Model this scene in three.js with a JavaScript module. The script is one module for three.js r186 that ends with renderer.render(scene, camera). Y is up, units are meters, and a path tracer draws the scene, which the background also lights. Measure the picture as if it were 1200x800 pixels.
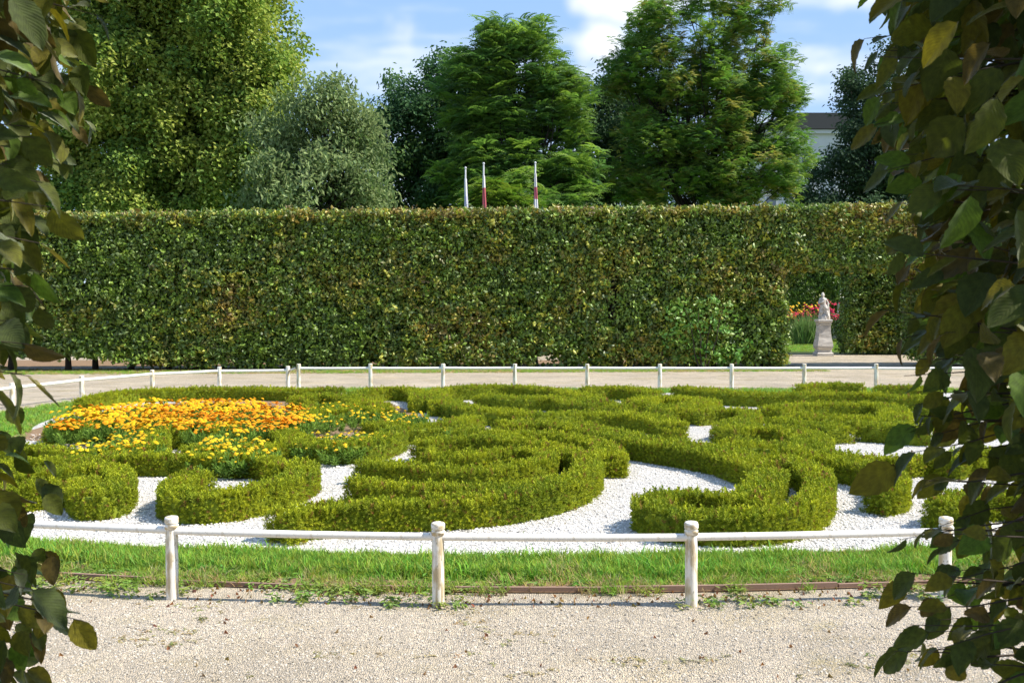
import * as THREE from 'three';
import { MarchingCubes } from 'three/addons/objects/MarchingCubes.js';
import { ImprovedNoise } from 'three/addons/math/ImprovedNoise.js';
import { mergeGeometries } from 'three/addons/utils/BufferGeometryUtils.js';

// ---------------------------------------------------------------- camera, sky, sun, exposure
const scene = new THREE.Scene();
const camera = new THREE.PerspectiveCamera(37.84, 1024 / 682, 0.1, 1500);
camera.position.set(0, 1.8, 0);
camera.rotation.x = -Math.atan(47 / 1167);
camera.focus = 11; camera.userData.fStop = 18;

const renderer = new THREE.WebGLRenderer({ antialias: true });
renderer.toneMapping = THREE.LinearToneMapping;
renderer.toneMappingExposure = 1.6;
renderer.shadowMap.enabled = true;

function mulberry(a) {
  return () => { a |= 0; a = a + 0x6D2B79F5 | 0; let t = Math.imul(a ^ a >>> 15, 1 | a); t = t + Math.imul(t ^ t >>> 7, 61 | t) ^ t; return ((t ^ t >>> 14) >>> 0) / 4294967296; };
}
let rnd = mulberry(7);
const rr = (a, b) => a + (b - a) * rnd();
const pnoise = new ImprovedNoise();
const noise = (x, y, z) => pnoise.noise(x, y, z);
function fbm(x, y, z, o = 4) { let s = 0, a = 0.5; for (let i = 0; i < o; i++) { s += a * noise(x, y, z); x *= 2.03; y *= 2.03; z *= 2.03; a *= 0.5; } return s; }
const mixn = (a, b, t) => a + (b - a) * t;
const sstep = (a, b, x) => { const t = Math.min(1, Math.max(0, (x - a) / (b - a))); return t * t * (3 - 2 * t); };

{ // sky: blue air, thin veils and a few cumulus heaps
  const W = 2048, H = 1024, data = new Float32Array(W * H * 4);
  const heaps = [[0.11, 0.295, 0.09, 0.05], [0.15, 0.345, 0.09, 0.06], [0.085, 0.25, 0.055, 0.035], [0.33, 0.30, 0.07, 0.04], [0.27, 0.335, 0.07, 0.03], [0.29, 0.325, 0.05, 0.022], [-0.62, 0.42, 0.10, 0.05], [0.75, 0.36, 0.10, 0.05], [1.9, 0.4, 0.12, 0.05], [-1.8, 0.35, 0.12, 0.05], [2.8, 0.45, 0.12, 0.06]];
  for (let j = 0; j < H; j++) for (let i = 0; i < W; i++) {
    const el = ((j + 0.5) / H - 0.5) * Math.PI, az = ((i + 0.5) / W - 0.5) * 2 * Math.PI;
    const y = Math.sin(el), cx = Math.cos(el) * Math.cos(az), cz = Math.cos(el) * Math.sin(az);
    let r, g, b;
    const t = Math.pow(1 - Math.max(0, y), 2.6);
    r = mixn(0.12, 0.42, t); g = mixn(0.27, 0.57, t); b = mixn(0.58, 0.76, t);
    if (y > 0) {
      const s = 1 / (y + 0.12), u = cx * s, v = cz * s;
      const veil = sstep(-0.12, 0.36, fbm(u * 0.7 + 3.1, v * 1.5, 1.7, 5) + 0.7 * fbm(u * 2.6 + v, v * 7.5, 9.2, 6)) * 0.7;
      r = mixn(r, 0.60, veil); g = mixn(g, 0.66, veil); b = mixn(b, 0.76, veil);
      let a2 = Math.atan2(cx, -cz), c = 0;
      for (const [ha, he, wa, we] of heaps) {
        let da = a2 - ha; da = Math.atan2(Math.sin(da), Math.cos(da));
        const q = Math.hypot(da / wa, (el - he) / we);
        if (q < 2) c = Math.max(c, 1 - q);
      }
      c += 0.75 * fbm(cx * 14, y * 16, cz * 14, 5);
      const k = sstep(0.1, 0.62, c) * 0.92;
      r = mixn(r, 0.74, k); g = mixn(g, 0.75, k); b = mixn(b, 0.78, k);
    } else { const k = sstep(0, -0.15, y); r = mixn(r, 0.16, k); g = mixn(g, 0.17, k); b = mixn(b, 0.13, k); }
    const o = (j * W + i) * 4; data[o] = r; data[o + 1] = g; data[o + 2] = b; data[o + 3] = 1;
  }
  const tex = new THREE.DataTexture(data, W, H, THREE.RGBAFormat, THREE.FloatType);
  tex.mapping = THREE.EquirectangularReflectionMapping; tex.magFilter = THREE.LinearFilter; tex.minFilter = THREE.LinearFilter; tex.needsUpdate = true;
  scene.background = tex; scene.environment = tex;
}
const SUN = new THREE.Vector3(Math.cos(0.85) * Math.sin(1.46), Math.sin(0.85), Math.cos(0.85) * Math.cos(1.46));
const sun = new THREE.DirectionalLight(new THREE.Color(1.0, 0.94, 0.84), 5);
sun.position.copy(SUN).multiplyScalar(80).add(new THREE.Vector3(0, 0, -20));
sun.target.position.set(0, 0, -20); scene.add(sun.target);
sun.castShadow = true; sun.shadow.mapSize.set(4096, 4096);
Object.assign(sun.shadow.camera, { left: -50, right: 50, top: 50, bottom: -50, near: 1, far: 250 });
scene.add(sun);
const HEDGES = [["long outer box hedge of the central teardrop, curling round its wide end",0.36,0.239,[[-1.71,-7.27],[-1.55,-7.48],[-1.19,-7.64],[-0.8,-7.74],[-0.41,-7.84],[0.0,-8.05],[0.36,-8.43],[0.62,-8.93],[0.74,-9.54],[0.7,-10.13],[0.51,-10.67],[0.19,-11.07],[-0.24,-11.34],[-0.68,-11.34],[-1.02,-10.93]]],["short box hedge nested between the arms of the central teardrop",0.3,0.223,[[-1.4,-8.8],[-1.11,-8.59],[-0.58,-8.43],[-0.14,-8.39],[0.22,-8.59],[0.42,-8.84]]],["inner box hedge of the central teardrop, bent like a hairpin",0.3,0.223,[[-1.48,-9.74],[-1.07,-9.54],[-0.64,-9.34],[-0.32,-9.29],[0.04,-9.49],[0.29,-9.79],[0.36,-10.12],[0.27,-10.47],[0.0,-10.53],[-0.31,-10.29],[-0.63,-10.18],[-0.9,-10.29]]],["box hedge wrapped around the wide end of the central teardrop",0.36,0.231,[[-0.63,-12.16],[-0.1,-11.77],[0.41,-11.77],[0.79,-11.4],[1.0,-10.73],[1.0,-10.01]]],["broad diagonal box hedge from the middle of the bed to the hooked scroll",0.55,0.231,[[-0.16,-12.67],[0.44,-12.85],[0.95,-12.25],[1.38,-11.47],[1.87,-10.85],[2.23,-10.36],[2.38,-9.85],[2.49,-9.49]]],["box hedge scroll with a square hook beside the white rail",0.34,0.239,[[2.66,-10.02],[2.78,-9.64],[2.79,-9.11],[2.64,-8.47],[2.33,-7.77],[1.99,-7.39],[1.57,-7.27],[1.21,-7.39],[1.07,-7.67],[1.18,-7.94],[1.43,-8.08],[1.66,-8.01],[1.81,-7.84]]],["stubby box hedge closing the mouth of the hooked scroll",0.42,0.231,[[2.44,-9.29],[2.22,-8.71],[2.03,-8.24],[1.83,-7.81]]],["box hedge running from the hooked scroll to a rounded knob",0.34,0.231,[[2.93,-10.48],[3.15,-10.01],[3.34,-9.69],[3.45,-9.34],[3.42,-8.88],[3.21,-8.39],[3.05,-8.27]]],["thin box hedge laid along the one that ends in a rounded knob",0.26,0.208,[[3.34,-10.63],[3.59,-10.16],[3.94,-10.05],[4.4,-10.22],[4.79,-10.11]]],["thick block of box hedge between the hooked scroll and the square cut end",0.5,0.223,[[2.61,-12.22],[3.06,-12.47],[3.42,-12.22],[3.49,-11.53],[3.24,-10.91],[2.82,-10.91],[2.48,-11.31]]],["box hedge with a square cut end beside open white gravel",0.42,0.231,[[3.5,-13.32],[3.79,-12.94],[4.03,-12.67],[4.11,-12.41]]],["low box hedge lined up after the square cut one",0.4,0.231,[[4.48,-12.76],[4.76,-12.59],[5.02,-12.41],[5.25,-12.33]]],["broad oval box hedge before the statue side of the straight fence",0.45,0.223,[[3.76,-14.56],[4.37,-15.17],[5.06,-15.29],[5.61,-15.17],[5.55,-14.33],[5.05,-13.49],[4.5,-13.59],[4.1,-14.01]]],["box hedge hook around a pale gravel pocket",0.36,0.223,[[2.61,-14.33],[3.07,-14.56],[3.35,-14.45],[3.3,-13.69],[3.0,-13.1],[2.68,-12.65]]],["long box hedge parallel to the straight white fence, not behind flowers",0.4,0.231,[[3.06,-18.28],[3.43,-17.74],[3.82,-17.08],[4.36,-16.92],[5.23,-16.92],[5.96,-16.92],[6.37,-16.46],[6.95,-16.17]]],["short box hedge against the straight fence",0.35,0.239,[[5.32,-18.37],[6.04,-18.75],[6.57,-18.56]]],["box hedge by the straight fence, next after the short one",0.35,0.239,[[6.72,-18.37],[7.19,-18.19],[7.66,-17.83]]],["box hedge mound in the middle of the bed",0.5,0.223,[[1.92,-15.42],[2.4,-16.39],[2.79,-16.25],[3.1,-15.69],[2.57,-14.92],[2.11,-14.45]]],["long low box hedge through the middle of the bed",0.45,0.223,[[-1.03,-15.69],[-0.78,-15.04],[-0.44,-14.56],[0.0,-14.22],[0.48,-13.9],[1.08,-14.01],[1.61,-13.9],[1.97,-13.49],[2.08,-12.74]]],["curved back box hedge of the middle loop beside a gravel gap",0.38,0.239,[[-1.11,-15.4],[-1.29,-16.84],[-1.19,-17.83],[-0.63,-18.19],[0.0,-18.37],[0.61,-17.83],[1.0,-17.15],[1.24,-16.09],[1.51,-15.27]]],["inner box hedge of the middle loop",0.4,0.216,[[-0.55,-16.77],[0.0,-16.33],[0.63,-16.33],[1.19,-15.37],[1.8,-14.99]]],["short box hedge behind the middle loop",0.36,0.239,[[1.29,-17.83],[1.8,-18.19],[2.27,-17.83],[2.48,-17.15]]],["long straight box hedge in front of the yellow flowers",0.34,0.223,[[-5.21,-9.15],[-4.93,-9.54],[-4.7,-9.74],[-4.37,-9.95],[-3.94,-10.18],[-3.51,-10.18],[-3.05,-10.12],[-2.6,-10.06],[-2.31,-9.79]]],["box hedge edging around the small yellow flower patch",0.34,0.223,[[-5.72,-10.06],[-5.44,-10.53],[-5.2,-10.78],[-4.81,-10.53],[-4.39,-10.41],[-4.1,-10.59],[-3.97,-10.97],[-4.14,-11.6],[-4.49,-12.31]]],["short box hedge between lawn and marigolds",0.34,0.223,[[-5.86,-12.47],[-5.62,-12.56],[-5.33,-12.65],[-5.04,-12.74]]],["box hedge scroll with a dark round eye",0.34,0.239,[[-4.68,-8.35],[-4.53,-8.75],[-4.35,-9.02],[-4.17,-9.3],[-3.95,-9.44],[-3.65,-9.15],[-3.42,-8.63],[-3.34,-8.2],[-3.46,-8.12],[-3.66,-8.43],[-3.83,-8.84]]],["box hedge tongue reaching into the round scroll",0.3,0.223,[[-4.53,-7.95],[-4.28,-8.28],[-4.13,-8.47],[-3.94,-8.59]]],["C shaped box hedge opening toward the back",0.36,0.239,[[-2.84,-9.06],[-2.9,-8.8],[-2.87,-8.43],[-2.73,-8.08],[-2.52,-8.01],[-2.3,-8.12],[-2.09,-8.43],[-1.97,-8.84],[-1.93,-9.25],[-2.09,-9.59],[-2.25,-9.39]]],["box hedge edging in front of the tall yellow flowers",0.32,0.223,[[-3.55,-10.78],[-3.26,-10.53],[-3.07,-10.53],[-2.78,-10.78],[-2.6,-11.04]]],["box hedge edging bent like a boomerang around mixed marigolds",0.36,0.231,[[-2.83,-12.16],[-2.53,-11.54],[-2.19,-11.05],[-1.84,-10.98],[-1.59,-11.19],[-1.44,-11.69],[-1.45,-12.25]]],["box hedge tongue beside the last yellow marigolds",0.36,0.231,[[-1.84,-12.94],[-1.4,-12.5],[-0.93,-12.67],[-0.63,-13.23],[-0.52,-13.73]]],["long back box hedge behind the orange marigolds",0.36,0.223,[[-6.93,-15.96],[-6.87,-17.0],[-6.6,-17.66],[-6.13,-17.83],[-5.41,-18.01],[-4.64,-18.01],[-3.91,-17.83],[-3.06,-18.01]]],["short back box hedge with a gravel gap at its end",0.36,0.231,[[-2.71,-16.17],[-2.59,-17.24],[-2.31,-17.92],[-1.92,-17.92],[-1.63,-17.24],[-1.49,-15.88]]],["dark box hedge stub between the two yellow flower patches",0.36,0.231,[[-4.11,-11.92],[-4.15,-12.5],[-3.9,-12.59],[-3.54,-12.16]]],["low box hedge among the mixed marigolds",0.34,0.216,[[-2.98,-13.86],[-2.66,-14.4],[-2.22,-14.75],[-1.8,-14.4]]],["box hedge end half hidden by near twigs, beside the rounded knob",0.4,0.231,[[4.38,-9.96],[4.94,-10.42],[5.29,-10.24],[5.66,-9.96]]],["box hedge arc half hidden by near twigs, closest to the white rail",0.38,0.231,[[3.35,-7.68],[3.67,-8.02],[4.05,-8.16],[4.29,-8.02],[4.44,-7.68]]],["box hedge half hidden by near twigs, after the low lined up one",0.45,0.231,[[6.0,-14.38],[6.88,-15.09],[7.66,-15.09],[8.04,-14.38]]],["low box hedge bordering the far end of the orange drift",0.42,0.216,[[-3.58,-16.33],[-3.24,-16.77],[-2.86,-16.62],[-2.37,-15.77],[-1.97,-15.24]]],["low box hedge tucked between orange drift and mixed marigolds",0.36,0.208,[[-3.16,-14.82],[-2.83,-15.32],[-2.4,-15.07]]]];
const BACK_POSTS = [[-4.42,-20.56],[-2.93,-20.56],[-1.43,-20.56],[0.06,-20.56],[1.56,-20.56],[3.06,-20.56],[4.55,-20.56],[6.05,-20.56],[7.54,-20.56],[9.04,-20.56],[10.54,-20.56]];
const LEFT_POSTS = [[-8.38,-16.63],[-7.93,-18.29],[-7.17,-19.78],[-6.09,-20.66],[-4.71,-20.86]];
const LOBES = {"plane":[[-14.04,12.11,-43,3.87,3.68],[-16.43,10.67,-43,3.13,2.21],[-12.61,9.58,-43,2.95,2.76],[-15.92,8.13,-43,2.76,2.21],[-11.48,12.83,-43,1.77,2.76],[-17.76,7.58,-43,2.21,1.84],[-13.74,6.85,-43,3.87,1.66],[-14.52,16.78,-43,4.05,3.32],[-16.39,13.19,-43,2.58,2.58],[-11.35,7.76,-43,1.66,2.21],[-19.78,7.22,-43,1.84,1.66],[-11.5,10.67,-43,1.84,2.21],[-17.6,6.12,-43,2.58,0.81],[-13.94,5.94,-43,3.32,0.74],[-14.55,14.27,-43,2.95,2.21],[-16.82,8.85,-43,2.58,2.21]],"grey":[[-7.18,7.78,-38,1.63,1.63],[-8.26,6.27,-38,1.63,1.3],[-6.09,6.59,-38,1.11,1.56],[-8.9,7.23,-38,0.91,1.56],[-6.94,9.06,-38,0.85,0.72],[-7.13,5.94,-38,2.15,1.17],[-8.75,5.46,-38,1.63,0.65],[-5.67,5.46,-38,1.14,0.59],[-6.46,8.03,-38,1.14,1.14]],"darkA":[[-4.25,11.35,-50,2.14,1.93],[-5.66,9.79,-50,1.46,1.8],[-3.41,8.94,-50,2.57,2.14],[-5.11,7.8,-50,2.23,1.63],[-2.55,12.74,-50,1.71,1.2],[-6.39,8.1,-50,1.07,1.63],[-1.7,10.42,-50,2.14,2.14],[-5.54,6.61,-50,2.14,0.86],[-2.56,6.83,-50,2.57,0.94],[-3.4,10.42,-50,2.14,2.14]],"light":[[-0.19,12.4,-45,1.93,1.47],[0.46,10.7,-45,2.39,1.39],[1.72,8.61,-45,1.85,1.62],[-0.38,8.99,-45,1.93,1.74],[0.19,7.2,-45,2.31,1.31],[-1.34,12.4,-45,0.85,0.77],[2.1,10.89,-45,1.23,1.16],[-1.72,11.08,-45,1.35,1.35],[2.11,7.09,-45,1.54,1.16],[0.0,13.34,-45,1.31,0.69],[0.77,6.21,-45,2.7,0.69],[-1.53,7.28,-45,1.54,1.35]],"darkB":[[5.28,11.8,-54,1.67,2.08],[4.83,9.06,-54,2.41,2.31],[4.04,12.71,-54,1.02,1.3],[6.2,9.74,-54,1.62,2.78],[5.5,13.61,-54,0.74,0.83],[3.68,8.15,-54,2.08,1.62],[7.36,8.15,-54,2.08,1.62],[4.61,7.0,-54,2.78,0.83],[7.35,10.66,-54,1.39,1.85]],"locust":[[8.76,14.57,-47,2.9,1.37],[6.86,12.87,-47,2.09,1.45],[5.79,11.29,-47,1.29,1.13],[10.17,12.08,-47,2.42,1.61],[11.98,10.3,-47,1.37,1.69],[8.19,10.5,-47,2.42,1.81],[10.8,8.52,-47,2.5,1.81],[7.0,8.32,-47,2.01,1.93],[9.94,15.51,-47,2.34,0.97],[11.56,12.87,-47,1.61,1.45],[8.81,7.32,-47,2.82,1.29],[5.98,13.46,-47,0.89,0.81],[12.21,8.32,-47,1.21,1.41],[7.21,6.41,-47,2.01,0.64],[10.02,6.41,-47,2.42,0.56],[9.59,9.91,-47,2.22,1.81]],"darkC":[[20.49,10.09,-58,2.39,2.19],[21.92,13.27,-58,2.39,2.73],[19.03,8.47,-58,2.73,1.49],[20.67,14.49,-58,1.59,1.09],[22.72,9.84,-58,2.98,2.73],[18.05,8.07,-58,1.19,0.99],[19.79,7.48,-58,3.48,0.8],[23.74,7.88,-58,2.98,1.99]]};
const BUSH = [[-0.42,6.03,-41,0.91,0.49],[-1.22,5.82,-41,0.7,0.35],[0.42,5.75,-41,0.7,0.28],[-0.87,6.37,-41,0.49,0.35]];
const POLES = [[-1.72,6.68],[-1.05,6.84],[0.86,6.87]];
const BUILDING = [[22.62,18.02,-95],[39.58,18.02,-95],[27.05,19.07,-95],[23.87,13.77,-95]];
const ORANGE = [[-5.94,-13.97],[-5.96,-13.75],[-5.77,-14.62],[-5.76,-14.41],[-5.61,-13.94],[-5.66,-13.7],[-5.57,-13.19],[-5.8,-13.0],[-5.64,-12.57],[-5.58,-12.32],[-5.49,-15.01],[-5.29,-14.63],[-5.46,-14.27],[-5.32,-13.9],[-5.4,-13.64],[-5.37,-13.22],[-5.36,-12.99],[-5.37,-12.75],[-5.49,-12.25],[-4.97,-15.26],[-4.94,-15.01],[-5.04,-14.49],[-5.02,-14.29],[-5.1,-13.94],[-4.92,-13.75],[-4.97,-13.21],[-4.94,-12.9],[-4.96,-12.63],[-5.02,-12.32],[-4.75,-15.31],[-4.7,-14.91],[-4.68,-14.62],[-4.83,-14.35],[-4.8,-13.93],[-4.61,-13.54],[-4.63,-13.21],[-4.77,-12.87],[-4.66,-12.74],[-4.84,-12.43],[-4.64,-12.04],[-4.47,-15.26],[-4.47,-15.0],[-4.32,-14.62],[-4.43,-14.29],[-4.51,-13.98],[-4.4,-13.7],[-4.48,-13.18],[-4.38,-13.04],[-4.35,-12.55],[-4.51,-12.43],[-4.47,-11.91],[-4.12,-15.14],[-3.97,-14.94],[-4.12,-14.57],[-4.08,-14.26],[-4.1,-13.92],[-4.17,-13.67],[-3.93,-13.19],[-4.1,-12.87],[-4.1,-12.51],[-3.99,-12.32],[-4.12,-12.1],[-3.62,-14.81],[-3.67,-14.61],[-3.75,-14.32],[-3.8,-13.9],[-3.74,-13.7],[-3.82,-13.25],[-3.77,-12.96],[-3.77,-12.53],[-3.61,-12.43],[-3.8,-12.02],[-3.29,-14.56],[-3.39,-14.15],[-3.46,-13.89],[-3.5,-13.71],[-3.28,-13.37],[-3.32,-12.93],[-3.3,-12.66],[-3.43,-12.36],[-3.29,-11.94],[-3.1,-14.25],[-3.04,-13.69],[-3.17,-13.35],[-2.96,-12.94],[-2.95,-12.64],[-3.12,-12.22],[-2.97,-12.1],[-2.8,-12.97],[-2.84,-12.59],[-2.85,-12.43]];
const YELLOW = [[-3.27,-11.62],[-3.3,-11.18],[-3.33,-11.03],[-3.21,-11.32],[-3.13,-11.02],[-3.14,-10.67],[-3.12,-10.5],[-3.17,-10.36],[-3.15,-10.1],[-2.83,-10.91],[-2.83,-10.69],[-2.91,-10.42],[-2.79,-10.34],[-2.83,-9.99],[-2.63,-10.43],[-2.6,-10.27],[-2.69,-10.06],[-4.51,-11.15],[-4.49,-10.81],[-4.58,-10.68],[-4.47,-10.36],[-4.26,-11.47],[-4.32,-11.25],[-4.31,-10.99],[-4.23,-10.91],[-4.37,-10.64],[-4.21,-10.36],[-4.03,-10.75],[-4.03,-10.41]];
const MIXED = [[-2.29,-11.83],[-2.14,-11.56],[-2.15,-11.4],[-2.27,-11.0],[-1.89,-11.89],[-1.92,-11.71],[-1.93,-11.43],[-1.82,-10.94],[-1.91,-10.78],[-1.62,-11.65],[-1.6,-11.35],[-1.7,-11.08],[-2.17,-14.67],[-1.92,-14.68],[-1.76,-14.51],[-1.75,-14.1],[-1.81,-13.69],[-1.53,-14.25],[-1.37,-13.82],[-1.3,-13.63],[-1.48,-13.25],[-1.55,-12.87],[-0.93,-12.6],[-2.77,-15.17],[-2.91,-14.72],[-2.67,-14.33],[-2.67,-13.67],[-2.65,-13.31],[-2.45,-14.86],[-2.24,-14.32],[-2.11,-13.7],[-2.41,-13.18]];

// ---------------------------------------------------------------- helpers
const V = (x, y, z) => new THREE.Vector3(x, y, z);
const C = (r, g, b) => new THREE.Color().setRGB(r, g, b);
const used = {};
function numbered(n) { used[n] = (used[n] ?? -1) + 1; return used[n] ? `${n}_${String(used[n]).padStart(3, '0')}` : n; }
function shade(o) { o.traverse(m => { if (m.isMesh) { m.castShadow = true; m.receiveShadow = true; } }); return o; }
function tag(o, label, category, group, kind) {
  o.userData.label = label; o.userData.category = category;
  if (group) o.userData.group = group;
  if (kind) o.userData.kind = kind;
  return o;
}
function thing(name, label, category, [x, y, z] = [0, 0, 0], group) {
  const o = new THREE.Group(); o.name = numbered(name); o.position.set(x, y, z); scene.add(o);
  return tag(o, label, category, group);
}
function part(name, geo, mat, parent, kind) {
  const m = new THREE.Mesh(geo, mat); m.name = name; if (kind) m.userData.kind = kind; parent.add(m); return m;
}
function copies(name, geo, mat, list, parent, kind = 'stuff') { // list of { m: Matrix4, c: Color }
  const im = new THREE.InstancedMesh(geo, mat, list.length); im.name = name;
  list.forEach((e, i) => { im.setMatrixAt(i, e.m); if (e.c) im.setColorAt(i, e.c); });
  im.userData.kind = kind; if (parent) parent.add(im); return im;
}
const up = V(0, 1, 0);
function pose(p, axis, spin, s, sy = s) { // y axis of the geometry along axis
  const q = new THREE.Quaternion().setFromUnitVectors(up, axis.clone().normalize());
  q.multiply(new THREE.Quaternion().setFromAxisAngle(up, spin));
  return new THREE.Matrix4().compose(p, q, V(s, sy, s));
}
function tris(pos, uvs) {
  const g = new THREE.BufferGeometry(); g.setAttribute('position', new THREE.Float32BufferAttribute(pos, 3));
  g.setAttribute('uv', new THREE.Float32BufferAttribute(uvs ?? new Array(pos.length / 3 * 2).fill(0), 2));
  g.computeVertexNormals(); return g;
}
function tube(points, radii, seg = 6) { // tapered tube through points
  const pos = [], idx = [], uv = []; const n = points.length;
  for (let i = 0; i < n; i++) {
    const d = points[Math.min(n - 1, i + 1)].clone().sub(points[Math.max(0, i - 1)]).normalize();
    const a = Math.abs(d.y) > 0.9 ? V(1, 0, 0) : V(0, 1, 0); const u = a.clone().cross(d).normalize(), w = d.clone().cross(u);
    for (let k = 0; k <= seg; k++) {
      const t = k / seg * 2 * Math.PI; const p = points[i].clone().addScaledVector(u, Math.cos(t) * radii[i]).addScaledVector(w, Math.sin(t) * radii[i]);
      pos.push(p.x, p.y, p.z); uv.push(k / seg, i / 2);
    }
  }
  const r = seg + 1;
  for (let i = 0; i < n - 1; i++) for (let k = 0; k < seg; k++) { const a = i * r + k; idx.push(a, a + 1, a + r, a + 1, a + r + 1, a + r); }
  const g = new THREE.BufferGeometry(); g.setAttribute('position', new THREE.Float32BufferAttribute(pos, 3)); g.setAttribute('uv', new THREE.Float32BufferAttribute(uv, 2)); g.setIndex(idx); g.computeVertexNormals(); return g;
}
function wander(a, b, n, w) { // crooked line
  const out = []; for (let i = 0; i <= n; i++) { const t = i / n, k = Math.sin(t * Math.PI) * w; out.push(a.clone().lerp(b, t).add(V(rr(-k, k), rr(-k, k) * 0.5, rr(-k, k)))); } return out;
}

// ---------------------------------------------------------------- procedural textures
function dataTex(w, h, fn, srgb = true, repeat) {
  const d = new Uint8Array(w * h * 4);
  for (let j = 0; j < h; j++) for (let i = 0; i < w; i++) { const c = fn(i / w, j / h, i, j); const o = (j * w + i) * 4; for (let k = 0; k < 3; k++) d[o + k] = Math.max(0, Math.min(255, c[k] * 255)); d[o + 3] = 255; }
  const t = new THREE.DataTexture(d, w, h); t.wrapS = t.wrapT = THREE.RepeatWrapping; t.magFilter = THREE.LinearFilter; t.minFilter = THREE.LinearMipmapLinearFilter; t.generateMipmaps = true;
  if (srgb) t.colorSpace = THREE.SRGBColorSpace; if (repeat) t.repeat.set(...repeat); t.needsUpdate = true; return t;
}
// chips of stone: every texel takes the tone of its nearest seed on a wrapping grid
function chipField(n, cells, seed) {
  const R = mulberry(seed), sx = [], sy = [], tone = [];
  for (let i = 0; i < cells * cells; i++) { sx.push(R()); sy.push(R()); tone.push(R()); }
  const out = new Float32Array(n * n * 2);
  for (let j = 0; j < n; j++) for (let i = 0; i < n; i++) {
    const x = i / n * cells, y = j / n * cells, ci = Math.floor(x), cj = Math.floor(y); let b1 = 9, b2 = 9, bt = 0;
    for (let dj = -1; dj <= 1; dj++) for (let di = -1; di <= 1; di++) {
      const a = ((cj + dj + cells) % cells) * cells + (ci + di + cells) % cells; const d = Math.hypot(ci + di + sx[a] - x, cj + dj + sy[a] - y);
      if (d < b1) { b2 = b1; b1 = d; bt = tone[a]; } else if (d < b2) b2 = d;
    }
    out[(j * n + i) * 2] = bt; out[(j * n + i) * 2 + 1] = Math.min(1, (b2 - b1) * 2.2);
  }
  return out;
}
const N = 1024, chips = chipField(N, 210, 11);
const gravelMap = dataTex(N, N, (u, v, i, j) => { const t = chips[(j * N + i) * 2]; const g = 0.77 + (t - 0.5) * 0.27 + (t > 0.97 ? -0.2 : 0); return [g, g * (0.935 - 0.02 * t), g * (0.85 - 0.04 * t)]; });
const whiteMap = dataTex(N, N, (u, v, i, j) => { const t = chips[(j * N + i) * 2]; const g = 0.87 + (t - 0.5) * 0.2 + (t > 0.95 ? -0.3 : 0); return [g, g * 0.975, g * 0.94]; });
const chipBump = dataTex(N, N, (u, v, i, j) => { const h = chips[(j * N + i) * 2 + 1] * (0.5 + 0.5 * chips[(j * N + i) * 2]); return [h, h, h]; }, false);
const soilMap = dataTex(512, 512, (u, v) => { const g = 0.5 + 0.5 * fbm(u * 20, v * 20, 3, 4) + rr(-0.06, 0.06); return [0.34 * g + 0.34, 0.28 * g + 0.27, 0.2 * g + 0.2]; });
const grassMap = dataTex(512, 512, (u, v) => { const g = 0.55 + 0.5 * fbm(u * 40, v * 40, 5, 4) + rr(-0.1, 0.1); return [0.32 * g + 0.14, 0.46 * g + 0.18, 0.1 * g + 0.04]; });
const barkMap = dataTex(256, 256, (u, v) => { const g = 0.6 + 0.6 * fbm(u * 14, v * 3, 7, 4) + rr(-0.05, 0.05); return [0.34 * g, 0.29 * g, 0.23 * g]; });
const paintMap = dataTex(256, 512, (u, v) => {
  const s = sstep(0.12, 0.5, fbm(u * 5, v * 9, 21, 5) + 0.25 * fbm(u * 20, v * 3, 4, 3) + 0.25), f = sstep(0.24, 0.4, fbm(u * 16, v * 26, 33, 4));
  const k = 1 - 0.2 * s - 0.26 * f; return [0.93 * k, (0.91 - 0.07 * s) * k, (0.87 - 0.2 * s - 0.05 * f) * k];
});
const railMap = dataTex(256, 512, (u, v) => { const f = sstep(0.3, 0.42, fbm(u * 9, v * 60, 51, 4)), s = sstep(0.05, 0.4, fbm(u * 3, v * 22, 41, 4)); const k = 1 - 0.08 * s - 0.4 * f; return [0.93 * k, (0.915 - 0.02 * s) * k, (0.88 - 0.05 * s) * k]; });
const stoneMap = dataTex(256, 256, (u, v) => { const s = fbm(u * 6, v * 9, 2, 5), f = sstep(0.2, 0.45, fbm(u * 12, v * 5, 12, 4)); const k = 0.8 + 0.3 * s - 0.22 * f; return [k, 0.97 * k, 0.93 * k]; });
const plasterMap = dataTex(256, 256, (u, v) => { const k = 0.86 + 0.12 * fbm(u * 8, v * 8, 5, 4); return [k, k, 0.99 * k]; });
// near leaf: paler midrib and side veins, browned patches
const leafMap = dataTex(128, 256, (u, v) => {
  const x = Math.abs(u - 0.5) * 2, vein = Math.abs(((v - x * 0.30) * 13) % 1), line = Math.max(Math.exp(-Math.pow(x / 0.035, 2)), Math.exp(-Math.pow((Math.min(Math.abs(vein), 1 - Math.abs(vein))) / 0.07, 2)) * 0.55);
  const g = 0.78 + 0.3 * fbm(u * 5, v * 7, 3, 4) + rr(-0.02, 0.02); return [g + line * 0.12, g + line * 0.11, g + line * 0.09];
});
const leafBump = dataTex(128, 256, (u, v) => { const x = Math.abs(u - 0.5) * 2, q = ((v - x * 0.30) * 13) % 1, h = 0.5 + 0.5 * Math.cos((q < 0 ? q + 1 : q) * 2 * Math.PI); return [1 - h, 1 - h, 1 - h]; }, false);

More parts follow.
